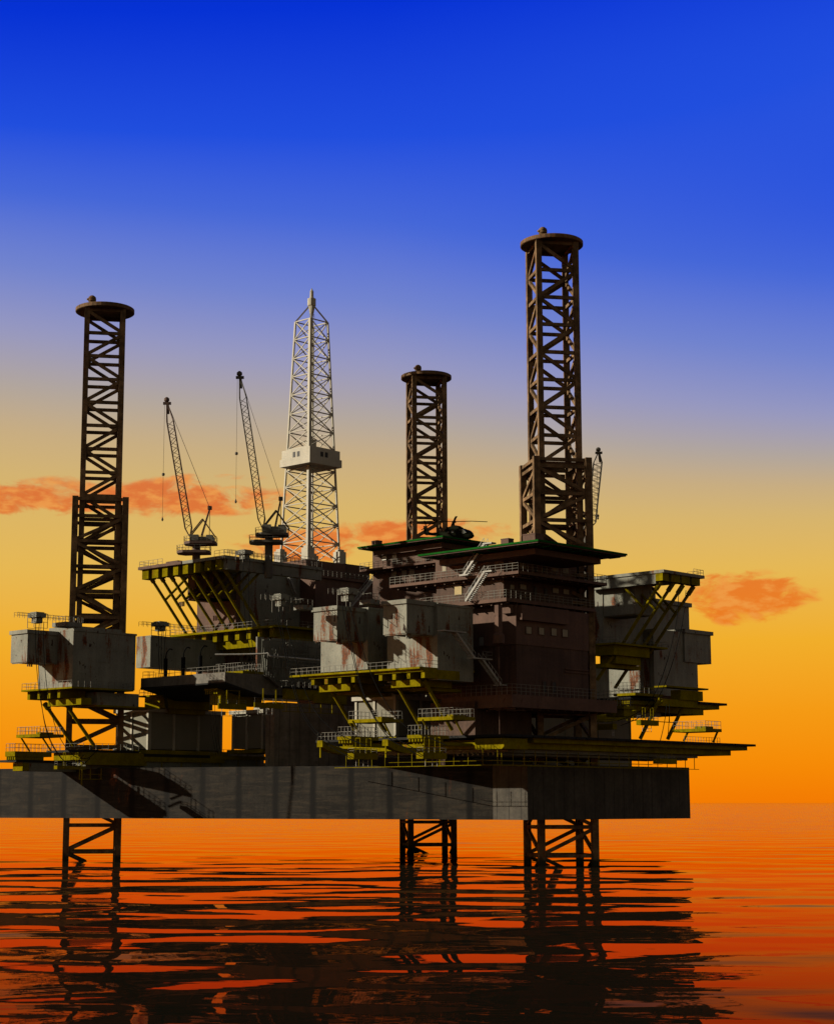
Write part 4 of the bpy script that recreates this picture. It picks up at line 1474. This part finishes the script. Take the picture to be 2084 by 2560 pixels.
zc0, zc1 = zrow(1372), zrow(1228)
fCab = Frame(K2(665, 1228), DD - 2.2)
oc = fD.loc(fCab.o)
lc, vc = fCab.hu(K2(888, 1262))[0], fCab.hv(K2(458, 1258))[0]
cabin = MB().box(oc.x, oc.x + lc, oc.y, oc.y + vc, zc0 + 1.7, oc.z).build('cabin', WHITE, tD)
MB().box(oc.x - .3, oc.x + lc + .3, oc.y - .3, oc.y + vc + .3, zc0, zc0 + 1.697).build('cabin_floor', WHITE, tD)
for a, b in (((540, 1275), (556, 1320)), ((571, 1270), (588, 1315))):
    f_ = Frame(origin=fD.o + fD.u * oc.x + fD.v * oc.y)
    y1, z1 = f_.hv(K2(*a), -.03)
    y0, z0 = f_.hv(K2(*b), -.03)
    MB().box(oc.x - .06, oc.x + .1, oc.y + y0, oc.y + y1, z0, z1).build('window', WIND, cabin)
for a, b in (((745, 1270), (764, 1317)), ((778, 1275), (798, 1322))):
    f_ = Frame(origin=fD.o + fD.u * oc.x + fD.v * oc.y)
    x0, z1 = f_.hu(K2(*a), -.03)
    x1, z0 = f_.hu(K2(*b), -.03)
    MB().box(oc.x + x0, oc.x + x1, oc.y - .06, oc.y + .1, z0, z1).build('window', WIND, cabin)
cx0, cy0 = luD / 2, lvD / 2
Dc = (fD.o + fD.u * cx0 + fD.v * cy0).y
zt1, zt2, zt3 = (pix(K2(695, y), Dc).z - fD.o.z for y in (190, 140, 60))
for k in range(4):
    a = at(k, zD)
    MB().bar(a, (cx0 + (a.x - cx0) * .12, cy0 + (a.y - cy0) * .12, zt1), .3).build('top_brace', WHITE, tD)
MB().lathe([(.35, zt1 - 2.5), (.75, zt1 - .2), (.95, zt1), (.95, zt2), (.55, zt2 + .05), (.42, zt2 + (zt3 - zt2) * .2), (.40, zt2 + (zt3 - zt2) * .62), (.46, zt2 + (zt3 - zt2) * .64), (.03, zt3)], (cx0, cy0, 0), 10).build('crown_spire', WHITE, tD)
MB().tube((cx0 - .8, cy0 - .8, 0), (cx0 - .8, cy0 - .8, zt1 - 2), .22, 8).tube((cx0 + .3, cy0 - .5, 6), (cx0 + .3, cy0 - .5, zt1 - 2), .07, 6).box(cx0 - 1.5, cx0 + .3, cy0 - 1.5, cy0 + .2, zD * .45, zD * .5).build('drill_string', WHITE, tD)

# ------------------------------------------------------------------ cranes
crane('slender dark lattice crane with brown pedestal at the left end of the roof deck', 362, K1(1066, 2100), K1(880, 1012), K1(1230, 1872), (A1(1217, 280), A1(1217, 378), 50 * .40323),
      [(A1(1145, 270)[0], A1(1345, 270)[0], A1(1145, 264)[1]), (A1(1101, 325)[0], A1(1306, 325)[0], A1(1101, 320)[1])], (A1(1178, 222), A1(1330, 264)), paint('brown_crane_steel', (.055, .035, .028), bump=0), K1(845, 1955), K1(855, 1595), 1.35)
crane('grey lattice crane standing right beside the white derrick', 352, K2(318, 1835), K2(148, 722), K2(450, 1622), (K2(360, 1885), K2(360, 2095), 60 * .33756),
      [(K2(265, 0)[0], K2(508, 0)[0], K2(0, 1882)[1]), (K2(220, 0)[0], K2(466, 0)[0], K2(0, 1936)[1])], (K2(310, 1820), K2(492, 1882)), DARKST, K2(120, 1632), K2(127, 1285), 1.35)
Z5 = zoom(1250, 980, .21565)
crane('far lattice crane whose boom shows just right of the tallest leg', 410, Z5(1050, 1560), Z5(1140, 705), None, (Z5(1040, 1560), Z5(1040, 4100), 18),
      [], None, DARKST, Z5(1150, 1450), Z5(1150, 1435), 1.9)

# ------------------------------------------------------------------ the helicopter
hp = pix(C2(820, 520), 351)
hz0 = pix(C2(560, 490), 340).z       # deck top
fH = Frame(origin=(hp.x, hp.y, hz0 + .02), ang=-44)     # x points to the nose
tH = thing('helicopter', 'dark olive helicopter parked on the rear helideck', 'helicopter', fH)
mb = MB()
secs = [(-7.6, .16, .18, 2.5), (-6.2, .22, .26, 2.35), (-4.0, .36, .42, 2.1), (-2.4, .62, .75, 1.85), (-1.4, 1.0, 1.05, 1.6), (0, 1.28, 1.25, 1.5), (1.6, 1.3, 1.25, 1.5), (2.8, 1.18, 1.12, 1.4), (3.6, .98, .88, 1.22), (4.4, .72, .58, 1.0), (4.95, .35, .28, .9), (5.05, .1, .1, .88)]
n = 16
vs, fs = [], []
for i, (x, a, b, zc_) in enumerate(secs):
    for k in range(n):
        t_ = 2 * math.pi * k / n
        c_, s_ = math.cos(t_), math.sin(t_)
        e = .75
        vs.append((x, a * abs(c_) ** e * (1 if c_ > 0 else -1), zc_ + b * abs(s_) ** e * (1 if s_ > 0 else -1)))
    if i:
        fs += [((i - 1) * n + k, (i - 1) * n + (k + 1) % n, i * n + (k + 1) % n, i * n + k) for k in range(n)]
fs += [tuple(range(n)), tuple(range(len(secs) * n - 1, (len(secs) - 1) * n - 1, -1))]
mb.add(vs, fs)
mb.build('fuselage', HELI, tH, True)
mb = MB()
mb.extrude_y([(-1.9, 2.5), (-1.2, 3.15), (1.0, 3.3), (1.9, 2.8), (1.6, 2.4)], -.7, .7)
mb.build('engine_cowling', HELI, tH)
MB().extrude_y([(3.0, 2.35), (3.55, 2.05), (4.15, 1.5), (3.5, 1.35), (2.5, 1.5), (2.3, 2.3)], -1.1, 1.1).build('windscreen', window_mat('cockpit_glass', (.022, .024, .016)), tH)
for y in (-1.32, 1.32):
    for x in (-.6, .5):
        MB().box(x, x + .55, y - .03, y + .03, 1.75, 2.15).build('window', window_mat('cabin_glass', (.02, .02, .017)), tH)
MB().extrude_y([(-7.9, 2.5), (-7.3, 2.2), (-6.5, 2.5), (-7.4, 4.1), (-8.1, 4.2)], -.12, .12).build('tail_fin', HELI, tH)
MB().box(-6.3, -5.4, -1.4, 1.4, 2.4, 2.5).build('tailplane', HELI, tH)
mb = MB()
for k in range(2):
    a_ = R(20 + 90 * k)
    mb.bar((-7.7 - math.cos(a_) * 1.4, .3, 4.0 - math.sin(a_) * 1.4), (-7.7 + math.cos(a_) * 1.4, .3, 4.0 + math.sin(a_) * 1.4), .08, .22, (0, 1, 0))
mb.tube((-7.7, .1, 4), (-7.7, .4, 4), .15, 8)
mb.build('tail_rotor', HELI, tH)
MB().tube((0, 0, 3.2), (0, 0, 4.25), .16, 10).lathe([(.1, 3.9), (.45, 4.0), (.4, 4.3), (.1, 4.4)], (0, 0, 0), 12).build('rotor_mast', HELI, tH)
for k in range(4):
    a_ = R(46 + 90 * k)
    d = Vector((math.cos(a_), math.sin(a_), 0))
    MB().bar(d * .2 + Vector((0, 0, 4.2)), d * 3.4 + Vector((0, 0, 4.32)), .42, .09).bar(d * 3.4 + Vector((0, 0, 4.32)), d * 6.6 + Vector((0, 0, 4.2)), .42, .08).build('rotor_blade', HELI, tH)
for y in (-1.15, 1.15):
    MB().cable([(-2.0, y, .1), (-1.0, y, .06), (2.2, y, .06), (2.9, y, .2), (3.2, y, .45)], .07, 6).bar((-.8, y, .06), (-.8, y * .6, .7), .09).bar((1.5, y, .06), (1.5, y * .6, .7), .09).build('skid', HELI, tH)

# ------------------------------------------------------------------ modules at the right, behind the tallest leg
fW = Frame(B5(722, 150), 350)
luW, lvW = fW.hu(B5(1077, 225))[0], fW.hv(B5(60, 222))[0]
tW = thing('roof_deck', 'grey roof deck on four yellow box beams at the right end of the rig', 'roof deck', fW)
MB().box(0, luW, 0, lvW, -.6, 0).build('grey_roof_slab', GREY, tW)
MB().box(.3, 1.5, fW.hv(B5(650, 180), .3)[0], lvW, -2.6, -.604).build('side_fascia', GREY, tW)
MB().rail([(luW * .75, .2, 0), (luW - .1, .2, 0), (luW - .1, 4, 0)], 1.1, 1.2).build('railing', RAILM, tW)
zbm = fW.hu(B5(745, 250), .4)[1]
for l, r_, ytop in ((712, 772, 185), (788, 868, 200), (878, 955, 215), (966, 1042, 230)):
    x0, x1 = fW.hu(B5(l, ytop), .4)[0], fW.hu(B5(r_, ytop), .4)[0]
    MB().box(x0, x1 - .25, .4, 2.1, zbm, -.604).build('box_beam', YEL, tW)
    xm_ = (x0 + x1) / 2
    i = [712, 788, 878, 966].index(l)
    a = [(700, 252), (805, 268), (888, 288), (980, 300)][i]
    b = [(335, 850), (425, 850), (515, 870), (600, 880)][i]
    ya_, za_ = fW.hv(B5(*a), xm_)
    yb_, zb_ = fW.hv(B5(*b), xm_)
    p, q = Vector((xm_, ya_, za_)), Vector((xm_, yb_, zb_))
    MB().tube(p, q, .32, 12).tube(p, p.lerp(q, .12), .48, 12).build('strut', YEL, tW)
    m0 = p.lerp(q, .40)
    MB().tube(m0, m0 + Vector((0, 6.0, 6.0)), .26, 10).build('cross_brace', YEL, tW)
MB().box(1.6, luW - 1, 2.2, lvW - 1, -1.3, -.606).build('under_deck', GREY, tW)


def mirrored(label, main, D, base, left, right, over):
    fr = Frame(main, D, base=base)
    zt = pix(main, D).z - fr.o.z
    lu, lv = fr.hu(right)[0], fr.hv(left)[0]
    t = thing('process_module', label, 'module', fr, 'grey process modules')
    MB().box(0, lu, 0, lv, 0, zt).build('main_body', GREY, t)
    for k in range(2):
        z = zt * (.3 + .3 * k)
        MB().box(lu * .2, lu * .5, -.06, 0, z, z + .1).build('wall_ledge', GREY, t)
    if over:
        oc_, ob_, ol_, or_ = over
        x0 = .2
        y0, z1 = fr.hv(oc_, x0)
        z0 = fr.hv(ob_, x0)[1]
        x1 = fr.hu(or_, y0)[0]
        MB().box(x0, x1, y0, -.02, z0, z1).build('overhanging_room', GREY, t)
        MB().box(x0 + .3, x1 - .3, y0 + .3, -.1, z0 - .2, z0 - .003).build('floor_beam', GREY, t)
    return fr, t, zt, lu, lv


mirrored('grey module with overhanging room tucked under the right roof deck behind slanting struts', B5(190, 240), 363, B5(190, 800), B5(60, 250), B5(650, 300), (B5(470, 262), B5(470, 535), B5(200, 285), B5(622, 300)))
f_, t_, zt_2, lu_2, lv_2 = mirrored('grey module with sunlit left wall and big rust stain, at the right end', B5(630, 665), 371, B5(630, 1240), B5(240, 640), B5(1008, 715), None)
xo0, zo1 = f_.hu(B5(900, 700), -.4)
xo1 = f_.hu(B5(1128, 720), -.4)[0]
zo0 = f_.hu(B5(1010, 962), -.4)[1]
MB().box(xo0, xo1, -.4, 6, zo0, zo1).build('overhanging_room', GREY, t_)
MB().box(xo0 - .2, xo1 + .5, -.8, 6.2, zo1 + .003, zo1 + .8).build('roof_cap', GREY, t_)
y1, z1 = f_.hv(B5(557, 725), -.1)
y0, z0 = f_.hv(B5(612, 800), -.1)
MB().box(-.12, -.01, y0, y1, z0, z1).build('door', WING, t_)
MB().box(-.15, -.02, f_.hv(B5(597, 800), 0)[0] - .1, f_.hv(B5(597, 800), 0)[0] + .1, 0, zt_2 * .95).build('drain_pipe', DARKST, t_)
f4 = Frame(B5(20, 985), 388, base=B5(20, 1300))
t4 = thing('process_module', 'low grey box module seen between the tallest leg and the sunlit module wall', 'module', f4, 'grey process modules')
z4_ = pix(B5(20, 985), 388).z - f4.o.z
MB().box(0, f4.hu(B5(330, 1000))[0], 0, 8, 0, z4_).build('main_body', GREY, t4)
MB().box(-.3, f4.hu(B5(330, 1000))[0] + .3, -.4, 8.2, z4_ + .003, z4_ + .5).build('roof_cap', GREY, t4)
f3 = Frame(B5(560, 430), 384, base=B5(560, 800))
z3_ = pix(B5(560, 430), 384).z - f3.o.z
t3 = thing('process_module', 'small grey module between the slanting yellow struts and the right end module', 'module', f3, 'grey process modules')
l3_ = f3.hu(B5(940, 480))[0]
MB().box(0, l3_, 0, 8, 0, z3_).build('main_body', GREY, t3)
MB().box(-.3, l3_ + .5, -.5, 8.2, z3_ + .003, z3_ + .9).build('roof_cap', GREY, t3)

f, t, a, b = platform('work_platform', 'yellow platform at the feet of the right roof deck struts', 'platform', B5(305, 783), 355, B5(100, 792), B5(757, 836), .35, group='yellow work platforms')
xg, zg0 = f.hu(B5(600, 880), 1)
MB().box(.8, xg, 1.0, b, -2.0, -.004).build('beam', YEL, t)
MB().box(2.5, xg - 2, 1.8, b, -3.6, -2.004).build('girder', YEL, t)
MB().box(.6, f.hu(B5(520, 900), 3)[0], 3, b, -4.4, -3.604).build('girder', YEL, t)
for a_, b_ in (((285, 900), (145, 1110)), ((470, 920), (300, 1180))):
    xx = f.hu(B5(*a_), 2.0)[0]
    ya_, za_ = f.hv(B5(*a_), xx)
    yb_, zb_ = f.hv(B5(*b_), xx)
    MB().tube((xx, ya_, za_), (xx, yb_, zb_), .34, 12).build('strut', YEL, t)
f, t, a, b = platform('work_platform', 'thin yellow platform under the right end module, on two long slanting struts', 'platform', B5(745, 1157), 347, B5(640, 1165), B5(1110, 1185), .3, group='yellow work platforms', rail=False)
x0 = f.hu(B5(850, 1200), 1)[0]
x1 = f.hu(B5(1046, 1215), 1)[0]
MB().box(x0, x1, .6, b, -2.2, -.3).box(0, f.hu(B5(975, 1260), 2)[0], 1.0, b, -3.6, -2.204).build('girder', YEL, t)
for a_, b_ in (((745, 430), (550, 815)), ((1010, 428), (820, 820))):
    xx = f.hu(C3(*a_), 1.5)[0]
    ya_, za_ = f.hv(C3(*a_), xx)
    yb_, zb_ = f.hv(C3(*b_), xx)
    MB().tube((xx, ya_, za_ + .3), (xx, yb_, zb_), .36, 12).build('strut', YEL, t)
f, t, a, b = platform('work_platform', 'bright sunlit yellow slab with white railing, left of the right end module', 'platform', B5(475, 1220), 346, B5(285, 1230), B5(720, 1240), .5, group='yellow work platforms')
f, t, a, b = platform('work_platform', 'narrow railed yellow walkway in front of the sunlit wall of the right end module', 'platform', B5(620, 1168), 362, B5(560, 1170), B5(640, 1172), .3, group='yellow work platforms', rail=False)
MB().box(-.2, .9, 0, f.hv(B5(340, 1160), -.2)[0], -.3, .0).build('walkway_slab', YEL, t)
MB().rail([(-.1, 0, .01), (-.1, f.hv(B5(330, 1160), -.2)[0], .01)], 1.4, 1.0).build('railing', RAILM, t)
fp2 = Frame(C3(455, 402), 347)
l2_, v2_ = fp2.hu(C3(1405, 460))[0], 14
tp2 = thing('pipe_deck', 'black-edged cantilever deck at the right, below the right end module', 'deck', fp2, 'black-edged cantilever decks')
mb = MB().box(0, l2_, 0, v2_, -.45, 0)
for i in range(18):
    x = l2_ * (i + .5) / 18
    mb.box(x, x + .5, -.12, 0, -.4, -.1)
mb.build('deck_edge', BLACK, tp2)
MB().box(.5, fp2.hu(C3(1328, 490), .6)[0], .6, v2_ - 1, -1.3, -.455).build('stringer', YEL, tp2)
MB().box(1, fp2.hu(C3(1172, 525), 1.2)[0], 1.2, v2_ - 2, -2.6, -1.305).build('stringer', YEL, tp2)
MB().box(3, fp2.hu(C3(755, 560), 2)[0], 2, v2_ - 3, -3.4, -2.605).build('pipe_trough', MACH, tp2)
xw = fp2.hu(C3(880, 572), 1)[0]
MB().bar((0, 1, -4.4), (xw, 1, -4.4), .15).bar((2, 1, -4.4), (2, 1, -3.3), .12).bar((xw * .55, 1, -4.4), (xw * .55, 1, -3.3), .12).bar((xw * .9, 1, -4.4), (xw * .9, 1, -2.5), .12).build('hanging_walkway', YEL, tp2)
f, t, a, b = platform('stub_platform', 'yellow railed platform just right of the tallest leg, below the red base deck', 'platform', C3(385, 493), 322, C3(195, 500), C3(485, 495), .5, group='small yellow stepped platforms', sp=.7, h=1.5)
MB().box(.5, a, .3, b, -1.3, -.004).build('stub_beams', YEL, t)
fr_l, t_l = None, None
f, t, a, b = platform('lookout_platform', 'small yellow railed lookout standing out alone at the right end of the rig', 'platform', C3(1195, 713), 331, C3(868, 720), C3(1352, 718), .55, group='yellow lookout platforms', sp=1.0, h=1.4)
MB().box(.2, a * .5, .1, 2.6, .56, .95).build('hatch', YEL, t)
for a_, b_ in (((1020, 742), (978, 838)), ((1310, 742), (1268, 850))):
    y_ = f.hv(C3(*a_), 1.0)[0] if a_[0] < 1195 else .5
    x_ = 1.0 if a_[0] < 1195 else f.hu(C3(*a_), .5)[0]
    p = Vector((x_, y_, .05))
    p2 = f.hv(C3(*b_), x_)
    MB().tube(p, (x_, p2[0], p2[1]), .2, 8).build('strut', YEL, t)
MB().rail([(fd.hu(C3(985, 845), 5)[0], 5, .4), (fd.hu(C3(1335, 850), 5)[0], 5, .4)], 1.2, .9).build('railing', RAILM, td)
basket('yellow box gangway hanging under the right deck, against the open sky', C3(555, 628), 334, C3(510, 628), C3(732, 630), C3(555, 628), C3(555, 680), C3(555, 590))
basket('yellow box gangway hanging low above the hull at the right end', C3(745, 1012), 314, C3(675, 1012), C3(911, 1012), C3(745, 1012), C3(745, 1062), C3(745, 985), False)
basket('yellow box gangway just right of the tallest leg', C3(278, 668), 322, C3(100, 676), C3(318, 668), C3(278, 668), C3(278, 722), C3(278, 625))
fcv = Frame(C3(-200, 610), 326)
tcv = thing('curved_beam', 'long curved yellow beam passing behind the tallest leg', 'beam', fcv, 'curved yellow beams under the front deck')
lx, lz = fcv.hu(C3(515, 585))
MB().extrude_y([(0, 0), (lx * .6, -.3), (lx * .85, .4), (lx, 1.2), (lx, 2.2), (lx * .8, 1.4), (lx * .5, .9), (0, .9)], 0, 1.2).build('beam_body', YEL, tcv)

# ------------------------------------------------------------------ hose gantries and hoses
hose_gantry('hose gantry with cable box high above the far left grey module', B1(452, 402), 316, B1(355, 0), B1(550, 0), 1.75, B1(195, 440), B1(985, 500), (B1(792, 500), B1(632, 518), B1(995, 512)))
hose_gantry('hose gantry with cable box above the long low grey module', A1(995, 760), 345, A1(945, 0), A1(1040, 0), 1.65, A1(872, 775), A1(1310, 795))
hose_gantry('hose gantry with cable box on the roof deck edge, left of the grey crane', B2(1012, 96), 342, B2(945, 0), B2(1080, 0), 1.6, B2(847, 105), B2(1640, 205))
hose_gantry('hose gantry with cable box left of the front grey modules', A2(500, 466), 296, A2(452, 0), A2(545, 0), 1.9, A2(390, 485), A2(610, 500), (A2(640, 525), A2(580, 530), A2(700, 533)))
hose_gantry('hose gantry with cable box behind the left front grey module roof', A2(915, 430), 290, A2(860, 0), A2(975, 0), 2.0, A2(808, 445), A2(1000, 470), (A2(1060, 490), A2(985, 497), A2(1115, 500)))


def bundle(labels, paths, D0, D1, r=.065):
    for lab, pth in zip(labels, paths):
        n_ = len(pth) - 1
        hose(lab, [(p[0], p[1], D0 + (D1 - D0) * i / n_) for i, p in enumerate(pth)], 0, r)


def shift(pts, f0, f1):
    n_ = len(pts) - 1
    return [(p[0] + f0[0] + (f1[0] - f0[0]) * i / n_, p[1] + f0[1] + (f1[1] - f0[1]) * i / n_) for i, p in enumerate(pts)]


base_ = [A1(224, 755), A1(221, 880), A1(230, 1050), A1(245, 1190), A1(262, 1290), A1(285, 1400), A1(320, 1500), A1(375, 1590), A1(430, 1640), A1(500, 1648), A1(560, 1600)]
bundle(['leftmost black hose hanging past the far left grey module', 'middle black hose hanging past the far left grey module', 'rightmost black hose hanging past the far left grey module'],
       [base_, shift(base_, (9, 0), (-14, -10)), shift(base_, (20, 0), (20, -22))], 314, 316)
base_ = [A2(474, 545), A2(482, 620), A2(510, 740), A2(545, 910), A2(585, 1070), A2(628, 1190), A2(680, 1280), A2(740, 1350), A2(800, 1400), A2(870, 1440), A2(935, 1478)]
bundle(['leftmost black hose hanging left of the front grey modules', 'middle black hose hanging left of the front grey modules', 'rightmost black hose hanging left of the front grey modules'],
       [base_, shift(base_, (7, 0), (-4, -14)), shift(base_, (14, 0), (40, -30))], 292, 278)
base_ = [A2(880, 512), A2(898, 640), A2(935, 800), A2(968, 940), A2(1008, 1070), A2(1055, 1180), A2(1120, 1290), A2(1195, 1370), A2(1280, 1415), A2(1375, 1470)]
bundle(['leftmost black hose crossing in front of the left front grey module', 'middle black hose crossing in front of the left front grey module', 'rightmost black hose crossing in front of the left front grey module'],
       [base_, shift(base_, (8, 0), (-10, -16)), shift(base_, (17, 0), (60, -30))], 287, 275)
base_ = [A1(1510, 355), A1(1507, 560), A1(1523, 760), A1(1552, 940), A1(1590, 1080)]
bundle(['left black hose hanging from the roof deck edge', 'right black hose hanging from the roof deck edge'], [base_, shift(base_, (16, 0), (5, 0))], 338, 324)
base_ = [A1(985, 800), A1(983, 900), A1(990, 1050), A1(1012, 1200), A1(1032, 1290)]
bundle(['left black hose hanging before the long low grey module', 'middle black hose hanging before the long low grey module', 'right black hose hanging before the long low grey module'],
       [base_, shift(base_, (9, 0), (2, 0)), shift(base_, (19, 0), (4, 0))], 343, 330)
base_ = [B5(852, 360), B5(838, 560), B5(800, 760), B5(740, 990), B5(660, 1200), B5(580, 1320), B5(470, 1410), B5(320, 1465)]
bundle(['left black hose hanging across the right end module', 'right black hose hanging across the right end module'], [base_, shift(base_, (18, -8), (8, 12))], 340, 320)
base_ = [C3(810, 480), C3(800, 580), C3(775, 720), C3(748, 832)]
bundle(['left black hose in the open sky under the right deck', 'right black hose in the open sky under the right deck'], [base_, [C3(838, 480), C3(836, 580), C3(830, 700), C3(822, 800)]], 330, 326)
base_ = [C6(598, 400), C6(600, 560), C6(612, 720), C6(640, 900), C6(660, 1020)]
bundle(['left dark hose hanging before the large left container', 'middle dark hose hanging before the large left container', 'right dark hose hanging before the large left container'],
       [base_, shift(base_, (6, 0), (6, 0)), shift(base_, (12, 0), (13, 0))], 318, 318, .045)
